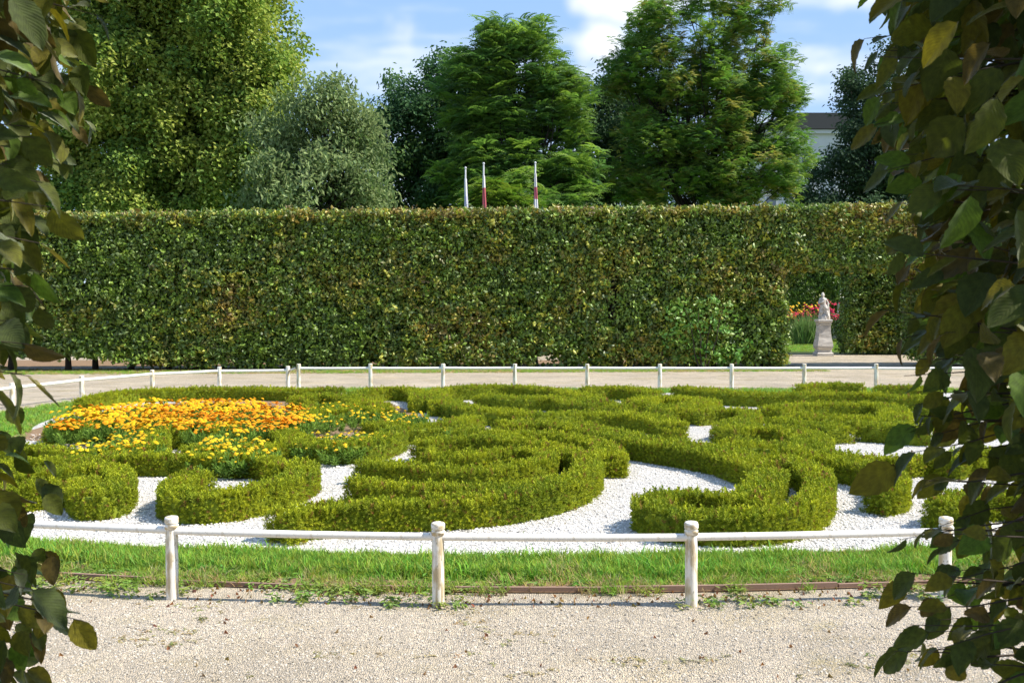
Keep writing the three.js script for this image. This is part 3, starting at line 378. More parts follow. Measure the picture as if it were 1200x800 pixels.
// ---------------------------------------------------------------- grass, weeds, loose stones
{
  const tufts = [bladeGeo(9, 1), bladeGeo(8, 2), bladeGeo(10, 3)], lists = [[], [], []];
  const tone = (x, z, dry) => { const k = fbm(x * 1.7, z * 1.7, 2.2, 3) + rr(-0.25, 0.25) + dry; return k > 0.38 ? C(rr(0.42, 0.58), rr(0.38, 0.47), rr(0.13, 0.2)) : C(mixn(0.17, 0.36, rnd()), mixn(0.33, 0.5, rnd()), rr(0.03, 0.07)); };
  for (let i = 0; i < 26000; i++) { // near verge
    const x = rr(-4.9, 6), off = 0.3 + 0.72 * Math.sqrt(rnd()), z = frontEdge(x, off) + rr(-0.02, 0.02), dry = Math.max(0, 0.6 - off) * 1.5, gap = fbm(x * 2.2, z * 2.2, 7.7, 3);
    if (off < 0.56 && rnd() < 0.4 + 1.4 * gap) continue; if (gap > 0.22 && rnd() < 0.6) continue;
    const s = rr(0.045, 0.1) * (off < 0.55 ? 0.7 : 1) * (1 + 0.9 * gap); lists[i % 3].push({ m: pose(V(x, 0.004, z), V(rr(-0.45, 0.45), 1, rr(-0.45, 0.45)), rr(0, 6.28), s * 1.25, s), c: tone(x, z, dry) });
  }
  for (let i = 0; i < 4200; i++) { const x = rr(-4.9, 6), off = rr(0.22, 0.5), z = frontEdge(x, off); if (fbm(x * 2.4, z * 3, 27.7, 3) < -0.02) continue; const s = rr(0.04, 0.075); lists[i % 3].push({ m: pose(V(x, 0.012, z), V(rr(-0.7, 0.7), 0.8, rr(-0.2, 0.9)), rr(0, 6.28), s * 1.3, s), c: rnd() < 0.35 ? C(rr(0.4, 0.55), rr(0.33, 0.44), rr(0.14, 0.2)) : C(rr(0.2, 0.34), rr(0.34, 0.46), 0.05) }); }
  let cnt = 0; for (let i = 0; i < 60000 && cnt < 14000; i++) { // lawn ring
    const x = rr(-8.6, 11.5), z = rr(-20.5, -7); if (!inPoly(lawnRim, x, z) || inPoly(bedRim, x, z)) continue; cnt++;
    const s = rr(0.04, 0.075); lists[i % 3].push({ m: pose(V(x, 0.004, z), V(rr(-0.3, 0.3), 1, rr(-0.3, 0.3)), rr(0, 6.28), s * 1.6, s), c: tone(x, z, -0.1) });
  }
  const o = thing('grass', 'short green grass growing on the verge around the parterre', 'grass'); o.userData.kind = 'stuff';
  lists.forEach((l, i) => copies('blades', tufts[i], M.blade, l, o));
  // sparse strip by the hedge foot and lawn beyond
  const l2 = []; for (let i = 0; i < 9000; i++) { const x = rr(-16, 8.2), d = mixn(24.6, 25.9, (x + 16) / 24) + rr(-0.4, 0.9); l2.push({ m: pose(V(x, 0, -d), V(rr(-0.3, 0.3), 1, rr(-0.3, 0.3)), rr(0, 6.28), rr(0.07, 0.11), rr(0.03, 0.07)), c: tone(x, -d, rnd() * 0.5) }); }
  for (let i = 0; i < 7000; i++) { const x = rr(2, 18), d = rr(35.4, 46); l2.push({ m: pose(V(x, 0, -d), V(rr(-0.3, 0.3), 1, rr(-0.3, 0.3)), rr(0, 6.28), 0.16, rr(0.06, 0.1)), c: tone(x, -d, -0.3) }); }
  const o2 = thing('rough_grass', 'sparse dry grass along the foot of the tall hedge', 'grass'); o2.userData.kind = 'stuff'; copies('blades', tufts[0], M.blade, l2, o2);
  // rosettes of weeds on the soil strip
  const weed = clumpGeo(12, 77, 0.05, 0.06, 0.2), l3 = []; for (let i = 0; i < 900; i++) { const x = rr(-4.8, 5), off = rr(-0.06, 0.42), z = frontEdge(x, off); if (fbm(x * 1.9, z * 2.5, 5.5, 3) < -0.03) continue; l3.push({ m: pose(V(x, 0.03, z), V(rr(-0.2, 0.2), 1, rr(-0.2, 0.2)), rr(0, 6.28), rr(0.5, 0.9), rr(0.2, 0.45)), c: C(rr(0.2, 0.32), rr(0.3, 0.42), rr(0.04, 0.08)) }); }
  for (let i = 0; i < 900; i++) { const x = rr(-4.8, 5), off = rr(0.35, 1.0), z = frontEdge(x, off); if (fbm(x * 1.4, z * 2, 15.5, 3) < 0.05) continue; l3.push({ m: pose(V(x, 0.035, z), V(rr(-0.4, 0.4), 1, rr(-0.4, 0.4)), rr(0, 6.28), rr(0.5, 1.0), rr(0.5, 0.9)), c: C(rr(0.13, 0.24), rr(0.25, 0.38), rr(0.03, 0.07)) }); }
  for (let i = 0; i < 500; i++) { const x = rr(-3.5, 3.5), d = rr(4.6, 5.7); if (fbm(x * 2.9, d * 2.9, 1.5, 3) < 0.22) continue; l3.push({ m: pose(V(x, 0.006, -d), V(rr(-0.2, 0.2), 1, rr(-0.2, 0.2)), rr(0, 6.28), rr(0.25, 0.5), rr(0.12, 0.25)), c: C(rr(0.14, 0.22), rr(0.17, 0.23), 0.05) }); }
  for (let i = 0; i < 1500; i++) { const x = rr(-4.8, 5), off = rr(-1.1, 0.15), z = frontEdge(x, off); if (fbm(x * 1.5, z * 2.5, 25.5, 3) < 0.12 - 0.15 * off * 0) continue; l3.push({ m: pose(V(x, 0.004, z), V(rr(-0.2, 0.2), 1, rr(-0.2, 0.2)), rr(0, 6.28), rr(0.3, 0.6), rr(0.06, 0.14)), c: C(rr(0.32, 0.46), rr(0.29, 0.38), rr(0.12, 0.18)) }); }
  const w = thing('weeds', 'small green weeds creeping over the soil before the edging board', 'weeds'); w.userData.kind = 'stuff'; copies('rosettes', weed, M.blade, l3, w);
  // fallen leaves
  const fl = clumpGeo(1, 5, 0.01, 0.06, 0.3), l4 = []; for (let i = 0; i < 900; i++) { const x = rr(-4.8, 5), off = i < 780 ? rr(-0.02, 0.5) : rr(-1.2, 0.2), z = frontEdge(x, off); l4.push({ m: pose(V(x, 0.016, z), V(rr(-0.5, 0.5), 1, rr(-0.5, 0.5)), rr(0, 6.28), rr(0.5, 1.0)), c: C(rr(0.2, 0.36), rr(0.1, 0.2), rr(0.04, 0.08)) }); }
  for (let i = 0; i < 2600; i++) { const x = rr(-15, 8), d = mixn(24.9, 26.2, (x + 16) / 24) + rr(-0.5, 1.4); l4.push({ m: pose(V(x, 0.02, -d), V(rr(-0.5, 0.5), 1, rr(-0.5, 0.5)), rr(0, 6.28), rr(0.8, 1.5)), c: C(rr(0.22, 0.4), rr(0.14, 0.25), rr(0.05, 0.1)) }); }
  for (let i = 0; i < 900; i++) { const z = -6.95 - 8 * rnd(), x = rr(-0.5, 0.5) * -z; if (!inPoly(bedRim, x, z) || fbm(x * 1.3, z * 1.3, 31, 3) < 0.02) continue; const green = rnd() < 0.45; l4.push({ m: pose(V(x, 0.024, z), V(rr(-0.5, 0.5), 1, rr(-0.5, 0.5)), rr(0, 6.28), rr(0.25, 0.6)), c: green ? C(rr(0.15, 0.3), rr(0.25, 0.36), 0.04) : C(rr(0.24, 0.4), rr(0.14, 0.24), rr(0.06, 0.1)) }); }
  const f = thing('leaf_litter', 'fallen brown leaves scattered on soil and path', 'leaves'); f.userData.kind = 'stuff'; copies('dry_leaves', fl, M.blade, l4, f);
  // stones
  const st = new THREE.IcosahedronGeometry(1, 0), R = mulberry(4), pp = st.attributes.position; for (let i = 0; i < pp.count; i++) { const k = 0.8 + 0.4 * (0.5 + 0.5 * Math.sin(pp.getX(i) * 9 + pp.getY(i) * 7 + pp.getZ(i) * 5)); pp.setXYZ(i, pp.getX(i) * k * 1.15, pp.getY(i) * k * 0.6, pp.getZ(i) * k); } st.computeVertexNormals();
  const l5 = []; for (let i = 0; i < 52000; i++) { const d = 4.3 + 1.65 * Math.pow(rnd(), 0.9), x = rr(-3.6, 3.6); const s = 0.0025 + 0.0052 * Math.pow(rnd(), 4), t = rnd(), g = 0.27 + 0.32 * t - (t < 0.05 ? 0.14 : 0); l5.push({ m: pose(V(x, s * 0.2, -d), V(rr(-0.4, 0.4), 1, rr(-0.4, 0.4)), rr(0, 6.28), s), c: C(g * 1.07, g * 0.96, g * 0.8) }); }
  const so = thing('path_stones', 'loose beige grit lying on the gravel path', 'gravel'); so.userData.kind = 'stuff'; copies('stones', st, M.pebble, l5, so);
  const l6 = []; for (let i = 0; i < 200000 && l6.length < 60000; i++) { const z = -6.9 - 6.5 * Math.pow(rnd(), 1.7), x = rr(-0.55, 0.55) * -z; if (!inPoly(bedRim, x, z)) continue; const s = 0.005 + 0.008 * Math.pow(rnd(), 2), t = rnd(), g = 0.62 + 0.2 * t - (t < 0.05 ? 0.35 : 0); l6.push({ m: pose(V(x, 0.014 + s * 0.25, z), V(rr(-0.5, 0.5), 1, rr(-0.5, 0.5)), rr(0, 6.28), s), c: C(g * 1.03, g * 0.99, g * 0.92) }); }
  const sw = thing('marble_chips', 'loose white marble chips lying in the parterre bed', 'gravel'); sw.userData.kind = 'stuff'; copies('chips', st, M.pebble, l6, sw);
}
console.log('ground cover');

// ---------------------------------------------------------------- tall clipped hornbeam hedges
const TALL = [clumpGeo(5, 201, 0.09, 0.11, 0.33), clumpGeo(5, 202, 0.1, 0.105, 0.31)];
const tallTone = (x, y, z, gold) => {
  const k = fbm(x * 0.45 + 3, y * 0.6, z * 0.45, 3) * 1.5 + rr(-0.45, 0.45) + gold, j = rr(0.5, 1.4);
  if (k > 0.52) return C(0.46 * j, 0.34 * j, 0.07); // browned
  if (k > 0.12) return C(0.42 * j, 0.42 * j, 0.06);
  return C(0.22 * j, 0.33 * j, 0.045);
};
function tallHedge(name, label, x0, x1, zf, thick, top, bottom, o = {}) { // zf(x): z of the face, top(x), bottom(x)
  const g = thing(name, label, 'hedge', [0, 0, 0]); const lists = [[], []]; const w = x1 - x0, den = (o.density ?? 150) * 1.6;
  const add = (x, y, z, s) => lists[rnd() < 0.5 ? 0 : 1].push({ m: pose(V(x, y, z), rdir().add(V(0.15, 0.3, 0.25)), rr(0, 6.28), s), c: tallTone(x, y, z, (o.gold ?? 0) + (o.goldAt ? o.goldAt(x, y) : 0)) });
  const A = w * 4.2; const bump = (x, y) => 0.2 * fbm(x * 0.9, y * 0.9, zf(x) + 4, 3) + 0.13 * noise(x * 3.2, y * 4.2, 2);
  const hole = o.hole ?? (() => 0);
  for (let i = 0; i < A * den; i++) { const x = rr(x0, x1), y = rr(bottom(x), top(x)); if (rnd() < hole(x, y) || rnd() < sstep(0.4, 0.0, y - bottom(x)) * 0.5) continue; add(x, y, zf(x) - bump(x, y) - 0.42 * Math.pow(rnd(), 1.8), rr(0.8, 1.25)); }
  for (let i = 0; i < A * (o.inner ?? 70) * 2.6; i++) { const x = rr(x0 + 0.1, x1 - 0.1), y = rr(bottom(x) + 0.02, top(x) - 0.05); if (rnd() < hole(x, y)) continue; add(x, y, zf(x) - rr(0.3, thick), rr(1.3, 2.0)); }
  for (let i = 0; i < w * thick * den; i++) { const x = rr(x0, x1), t = top(x); add(x, t - 0.1 + 0.1 * fbm(x * 2, 3, 2, 3) + rr(-0.05, 0.07) + (rnd() < 0.06 ? rnd() * 0.14 : 0), zf(x) - rr(0, thick), rr(0.8, 1.2)); }
  for (const e of o.ends ?? []) for (let i = 0; i < thick * 4 * den; i++) { const y = rr(bottom(e), top(e)); add(e + rr(-0.12, 0.12) + 0.12 * noise(y, 1, e), y, zf(e) - rr(0, thick), rr(0.8, 1.2)); }
  lists.forEach((l, i) => copies('foliage', TALL[i], M.tallLeaf, l, g));
  if (o.trunks) for (let x = x0 + 0.4; x < x1; x += rr(0.55, 1.6)) { const z = zf(x) - thick * 0.5 + rr(-0.15, 0.15), hh = o.trunkTop ?? 2.2; part('trunk', tube(wander(V(x, -0.02, z), V(x + rr(-0.2, 0.2), hh, z + rr(-0.2, 0.2)), 6, 0.09), [0.09, 0.07, 0.065, 0.06, 0.05, 0.04, 0.03], 7), M.bark, g); }
  return g;
}
const faceZ = (x) => -(25.4 + (x + 12) * 0.075), topY = (x) => 4.02 + (x + 12) * 0.017 + 0.04 * noise(x * 0.7, 2, 2);
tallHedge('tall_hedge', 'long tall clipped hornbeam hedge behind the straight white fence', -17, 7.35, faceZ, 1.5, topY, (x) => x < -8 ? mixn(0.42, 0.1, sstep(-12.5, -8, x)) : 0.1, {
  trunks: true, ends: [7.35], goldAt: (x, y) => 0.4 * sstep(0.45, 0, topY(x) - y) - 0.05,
  hole: (x, y) => Math.max(0.97 * Math.exp(-Math.pow((x - 2.72 + 0.1 * noise(y * 3, 1, 1)) / 0.3, 4) - Math.pow((y - 2.1) / 0.95, 4)) * (0.75 + 0.5 * noise(x * 7, y * 5, 8)), 0.9 * Math.exp(-Math.pow((x - 1.1) / 0.9, 2) - Math.pow((y - 0.3) / 0.22, 2))),
});
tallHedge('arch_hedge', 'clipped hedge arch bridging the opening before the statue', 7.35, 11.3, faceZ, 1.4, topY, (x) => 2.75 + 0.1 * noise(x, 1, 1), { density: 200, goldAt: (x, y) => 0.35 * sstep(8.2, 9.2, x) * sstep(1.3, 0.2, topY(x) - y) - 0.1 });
tallHedge('pillar_hedge', 'tall hedge standing on the far side of the arched opening', 11.3, 19, faceZ, 1.4, topY, () => 0.2, { trunks: true, ends: [11.3], density: 90 });
tallHedge('second_hedge', 'shaded clipped hedge right beside the statue pedestal', 11.45, 20, () => -33.4, 1.2, () => 3.9, () => 0.1, { ends: [11.45], density: 110, gold: -0.35 });  // greener, darker leaf mix paints in the shade of the arch
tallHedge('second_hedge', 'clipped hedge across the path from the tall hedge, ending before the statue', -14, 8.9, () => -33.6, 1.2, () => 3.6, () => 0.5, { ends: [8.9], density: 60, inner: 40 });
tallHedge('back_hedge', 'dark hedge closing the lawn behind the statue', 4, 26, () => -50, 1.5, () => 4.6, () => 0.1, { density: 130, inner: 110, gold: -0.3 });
{ const t = scene.children.find(o => o.name === 'tall_hedge'); part('trunk', tube(wander(V(2.66, -0.02, -27.1), V(2.8, 3.3, -27.1), 7, 0.1), [0.15, 0.13, 0.12, 0.11, 0.1, 0.09, 0.07, 0.05], 8), M.bark, t); }
{ // fresh green sapling pushing out of the hedge
  const s = thing('sapling', 'fresh bright green sapling growing out of the tall hedge', 'shrub', [5.1, 0, -26.5]); const l = [];
  for (let i = 0; i < 300; i++) { const t = rnd(), y = 0.15 + 1.75 * t, r = (0.95 * Math.sin(Math.min(1, 0.3 + t) * 2.4) + 0.1) * (0.6 + 0.8 * rnd()); if (noise(y * 3, i, 2) + fbm(i * 0.37, y * 2, 4, 2) > 0.35) continue; l.push({ m: pose(V(rr(-r, r) - 0.2 * t, y, rr(-0.45, 0.12)), rdir().add(V(0, 0.4, 0.4)), rr(0, 6.28), rr(0.9, 1.4)), c: C(rr(0.2, 0.32), rr(0.38, 0.5), rr(0.05, 0.08)) }); }
  copies('foliage', TALL[0], M.tallLeaf, l, s); for (const a of [-0.5, -0.15, 0.2, 0.5]) part('stem', tube(wander(V(a * 0.2, 0, 0), V(a, 1.6, 0.1), 4, 0.06), [0.02, 0.018, 0.014, 0.01, 0.006], 5), M.twig, s);
}
console.log('hedges');

// ---------------------------------------------------------------- trees
const CL = { broad: clumpGeo(9, 301, 0.34, 0.22, 0.36), fine: clumpGeo(10, 302, 0.34, 0.2, 0.24), dark: clumpGeo(10, 303, 0.34, 0.2, 0.3), frond: frondGeo(5, 304, 0.35, 0.5), feather: frondGeo(7, 305, 0.3, 0.34) };
function tree(label, lobes, geo, tones, o = {}) {
  const bx = o.x ?? lobes.reduce((s, l) => s + l[0], 0) / lobes.length, bz = lobes[0][2]; const g = thing('tree', label, 'tree', [bx, 0, bz]); g.name = numbered(o.name ?? 'broadleaf_tree');
  const list = [], th = o.trunkTop ?? 3.2, tr = o.trunkR ?? 0.28;
  const tp = wander(V(0, -0.1, 0), V(rr(-0.3, 0.3), th, rr(-0.3, 0.3)), 6, 0.15); part('trunk', tube(tp, tp.map((_, i) => tr * (1.25 - 0.55 * i / 6)), 9), M.bark, g);
  for (const [x, y, z, rx, ry] of lobes) {
    const rz = Math.max(rx, ry) * 0.85, c = V(x - bx, y, rr(-0.35, 0.35) * rz), limb = [], a = tp[6], e = c.clone().add(V(0, ry * 0.35, 0)), lp = wander(a, e, 6, 0.4);
    limb.push(tube(lp, lp.map((_, i) => tr * 0.4 * (1 - i / 6.4)), 6));
    const subs = []; const nsub = Math.max(10, Math.round(rx * ry * (o.subs ?? 5.5) * 1.6));
    for (let k = 0; k < nsub; k++) { const d = rdir(), q = 0.4 + 0.76 * Math.cbrt(rnd()); subs.push([V(c.x + d.x * rx * q, c.y + d.y * ry * q, c.z + d.z * rz * q), rr(0.5, 1.05) * (o.subR ?? 0.85)]); }
    for (let k = 0; k < Math.min(9, nsub); k++) { const s = subs[k][0], f = lp[2 + Math.floor(rnd() * 4)], w = wander(f, s, 4, 0.2); limb.push(tube(w, [0.05, 0.04, 0.03, 0.02, 0.01].map(v => v * tr / 0.28), 4)); }
    part('limb', mergeGeometries(limb), M.bark, g);
    for (const [s, r] of subs) { const n = Math.round((o.per ?? 26) * 1.5 * r * r), tn = rnd(); for (let k = 0; k < n; k++) { const d = rdir(), q = r * Math.cbrt(rnd()), p = V(s.x + d.x * q, s.y + d.y * q * (o.flat ?? 0.75), s.z + d.z * q); const j = rr(0.75, 1.25), t = tones[Math.min(tones.length - 1, Math.floor((0.5 * tn + 0.5 * rnd()) * tones.length))]; list.push({ m: pose(p, V(rr(-0.5, 0.5), 1, rr(-0.5, 0.5)), rr(0, 6.28), rr(0.75, 1.25) * (o.leaf ?? 1)), c: C(t[0] * j * 1.85, t[1] * j * 1.8, t[2] * j * 1.6) }); } }
  }
  copies('crown', geo, M.treeLeaf, list, g); return g;
}
tree('huge plane tree with bright yellow green leaves rising behind the tall hedge', LOBES.plane, CL.broad, [[0.07, 0.13, 0.025], [0.13, 0.2, 0.035], [0.2, 0.25, 0.045], [0.25, 0.28, 0.06]], { trunkTop: 5, trunkR: 0.5, leaf: 1.05, subs: 3.6, subR: 1.15, per: 30 });
tree('small grey green tree beside the huge plane tree', LOBES.grey, CL.fine, [[0.10, 0.15, 0.065], [0.17, 0.22, 0.1], [0.09, 0.14, 0.045]], { per: 26, subs: 6 });
tree('broad dark green tree between the grey green tree and the flagpoles', LOBES.darkA, CL.dark, [[0.03, 0.075, 0.03], [0.045, 0.1, 0.04], [0.08, 0.14, 0.04]], { per: 24 });
tree('tall feathery bright green tree directly behind the flagpoles', LOBES.light, CL.frond, [[0.055, 0.125, 0.03], [0.09, 0.17, 0.03], [0.15, 0.24, 0.035]], { per: 26, leaf: 1.1 });
tree('slim dark tree between the feathery tree and the airy locust', LOBES.darkB, CL.dark, [[0.03, 0.062, 0.022], [0.04, 0.08, 0.03]], { per: 22 });
tree('airy locust tree with visible limbs beside the white building', LOBES.locust, CL.feather, [[0.055, 0.125, 0.022], [0.09, 0.18, 0.025], [0.13, 0.2, 0.03], [0.2, 0.2, 0.04]], { per: 30, subs: 6, trunkR: 0.3, flat: 0.8 });
tree('dark bluish tree in front of the white building', LOBES.darkC, CL.dark, [[0.025, 0.05, 0.022], [0.035, 0.065, 0.03]], { per: 22 });
{
  const b = thing('shrub', 'low bright green bush at the foot of the flagpoles', 'shrub', [BUSH[0][0], 0, -41]), l = [];
  for (const [x, y, z, rx, ry] of BUSH) for (let k = 0; k < 320; k++) { const d = rdir(), q = Math.cbrt(rnd()); l.push({ m: pose(V(x - BUSH[0][0] + d.x * rx * q * 1.1, y + d.y * ry * q, d.z * rx * q), V(rr(-0.5, 0.5), 1, rr(-0.5, 0.5)), rr(0, 6.28), rr(0.6, 1)), c: C(rr(0.16, 0.24), rr(0.28, 0.36), 0.03) }); }
  copies('foliage', CL.frond, M.treeLeaf, l, b); part('stem', tube(wander(V(0, 0, 0), V(0.2, 5.2, 0), 6, 0.15), [0.12, 0.11, 0.1, 0.08, 0.06, 0.05, 0.03], 6), M.bark, b);
}
console.log('trees');

// ---------------------------------------------------------------- flagpoles
{
  const labels = ['flagpole with a furled pale lilac flag', 'flagpole with a furled white and red flag, next to the lilac one', 'lone flagpole with a furled flag red over pale cloth'];
  const cols = [[C(0.75, 0.74, 0.78), C(0.6, 0.58, 0.68)], [C(0.78, 0.74, 0.72), C(0.5, 0.1, 0.12)], [C(0.78, 0.72, 0.7), C(0.48, 0.1, 0.14), C(0.75, 0.72, 0.74)]];
  POLES.forEach(([x, h], i) => {
    const f = thing('flagpole', labels[i], 'flagpole', [x, 0, -37]); part('pole', tube([V(0, 0, 0), V(0, h * 0.5, 0), V(0, h, 0)], [0.06, 0.042, 0.03], 10), M.pole, f); part('finial', new THREE.SphereGeometry(0.045, 10, 8).translate(0, h + 0.04, 0), M.pole, f);
    const cuts = [[0.35, 1.0, 2.6], [0.4, 0.85, 2.6], [0.35, 0.85, 1.3, 2.6]][i]; cols[i].forEach((c, k) => { // furled cloth: a folded cone round the pole
      const pos = [], idx = [], uv = [], y0 = h - cuts[k], y1 = h - cuts[k + 1]; for (let a = 0; a <= 10; a++) for (let b = 0; b <= 24; b++) { const y = mixn(y0, y1, a / 10), t = (h - 0.3 - y) / 2.3, th = b / 24 * 6.283, r = (0.034 + 0.06 * t) * (1 + 0.28 * Math.sin(th * 5 + t * 4 + i) + 0.1 * Math.sin(th * 9)); pos.push(Math.cos(th) * r + 0.05 * t, y, Math.sin(th) * r); uv.push(b / 24, a / 10); }
      for (let a = 0; a < 10; a++) for (let b = 0; b < 24; b++) { const q = a * 25 + b; idx.push(q, q + 1, q + 25, q + 1, q + 26, q + 25); }
      const g = new THREE.BufferGeometry(); g.setAttribute('position', new THREE.Float32BufferAttribute(pos, 3)); g.setAttribute('uv', new THREE.Float32BufferAttribute(uv, 2)); g.setIndex(idx); g.computeVertexNormals(); part('flag', g, std({ color: c, roughness: 0.8 }), f);
    });
  });
}

// ---------------------------------------------------------------- white building
{
  const [a, b, r] = BUILDING, b0 = thing('building', 'white plastered building with dark roof behind the trees', 'building', [(a[0] + b[0]) / 2, 0, -101]); const w = b[0] - a[0], h = a[1];
  part('wall', new THREE.BoxGeometry(w, h, 12).translate(0, h / 2, 0), M.plaster, b0);
  const s = new THREE.Shape(); s.moveTo(-w / 2 - 0.6, 0); s.lineTo(w / 2 + 0.6, 0); s.lineTo(w / 2 - 4, 1.5); s.lineTo(-w / 2 + 4, 1.5); s.closePath(); const roof = part('roof', new THREE.ExtrudeGeometry(s, { depth: 13, bevelEnabled: false }).translate(0, h + 0.02, -6.5), M.roof, b0);
  part('cornice', new THREE.BoxGeometry(w + 0.7, 0.35, 0.3).translate(0, h - 0.2, 6.16), M.plaster, b0);
  for (let i = 0; i < 5; i++) for (let j = 0; j < 4; j++) { const x = -w / 2 + 2 + i * 3.3, y = 2.5 + j * 4.2; const wd = part('window', new THREE.BoxGeometry(1.15, 1.9, 0.12).translate(x, y, 6.03), M.plaster, b0); part('pane', new THREE.BoxGeometry(0.9, 1.6, 0.06).translate(x, y, 6.08), M.glass, wd); part('sill', new THREE.BoxGeometry(1.35, 0.1, 0.3).translate(x, y - 1.02, 6.15), M.plaster, wd); }
}

// ---------------------------------------------------------------- statues
function cubes(sdf, c, half, res) { // mesh of a distance field
  const mc = new MarchingCubes(res, M.stone, false, false, 120000); mc.isolation = 0; const s = mc.size, h = s / 2;
  for (let k = 0; k < s; k++) for (let j = 0; j < s; j++) for (let i = 0; i < s; i++) mc.field[k * s * s + j * s + i] = -sdf(V(c.x + (i - h) / h * half, c.y + (j - h) / h * half, c.z + (k - h) / h * half));
  mc.update(); const n = mc.count, g = new THREE.BufferGeometry(), p = Float32Array.from(mc.positionArray.slice(0, n * 3)), nn = Float32Array.from(mc.normalArray.slice(0, n * 3));
  for (let i = 0; i < n; i++) { p[i * 3] = p[i * 3] * half + c.x; p[i * 3 + 1] = p[i * 3 + 1] * half + c.y; p[i * 3 + 2] = p[i * 3 + 2] * half + c.z; }
  g.setAttribute('position', new THREE.BufferAttribute(p, 3)); g.setAttribute('normal', new THREE.BufferAttribute(nn, 3)); const uv = new Float32Array(n * 2); for (let i = 0; i < n; i++) { uv[i * 2] = p[i * 3] * 1.4; uv[i * 2 + 1] = p[i * 3 + 1] * 1.4; } g.setAttribute('uv', new THREE.BufferAttribute(uv, 2)); return g;
}
const smin = (a, b, k) => { const h = Math.max(0, Math.min(1, 0.5 + 0.5 * (b - a) / k)); return mixn(b, a, h) - k * h * (1 - h); };
function bones(list, k) { // tapered capsules blended together
  return (p) => { let d = 9; for (const [ax, ay, az, ar, bx, by, bz, br] of list) { const px = p.x - ax, py = p.y - ay, pz = p.z - az, vx = bx - ax, vy = by - ay, vz = bz - az, t = Math.max(0, Math.min(1, (px * vx + py * vy + pz * vz) / (vx * vx + vy * vy + vz * vz + 1e-9))); d = smin(d, Math.hypot(px - vx * t, py - vy * t, pz - vz * t) - mixn(ar, br, t), k); } return d; };
}
function pedestal(g, sc = 1) {
  const prof = (q) => new THREE.LatheGeometry(q.map(([r, y]) => new THREE.Vector2(r * Math.SQRT2, y)), 4).rotateY(Math.PI / 4).toNonIndexed();
  const mk = (n, q) => { const geo = prof(q); geo.computeVertexNormals(); return part(n, geo, M.stone, g); };
  mk('plinth', [[0, 0], [0.31, 0], [0.31, 0.09], [0.29, 0.11], [0.26, 0.13]].concat([[0, 0.13]])); mk('foot_moulding', [[0.25, 0.131], [0.265, 0.15], [0.25, 0.18], [0.24, 0.2]]);
  mk('shaft', [[0.24, 0.201], [0.285, 0.26], [0.3, 0.33], [0.28, 0.45], [0.245, 0.6], [0.222, 0.8], [0.214, 1.02]]); mk('neck_moulding', [[0.214, 1.021], [0.235, 1.04], [0.235, 1.07], [0.215, 1.08]]); mk('cap', [[0.215, 1.081], [0.25, 1.11], [0.27, 1.13], [0.27, 1.19], [0.25, 1.205], [0, 1.206]]);
}
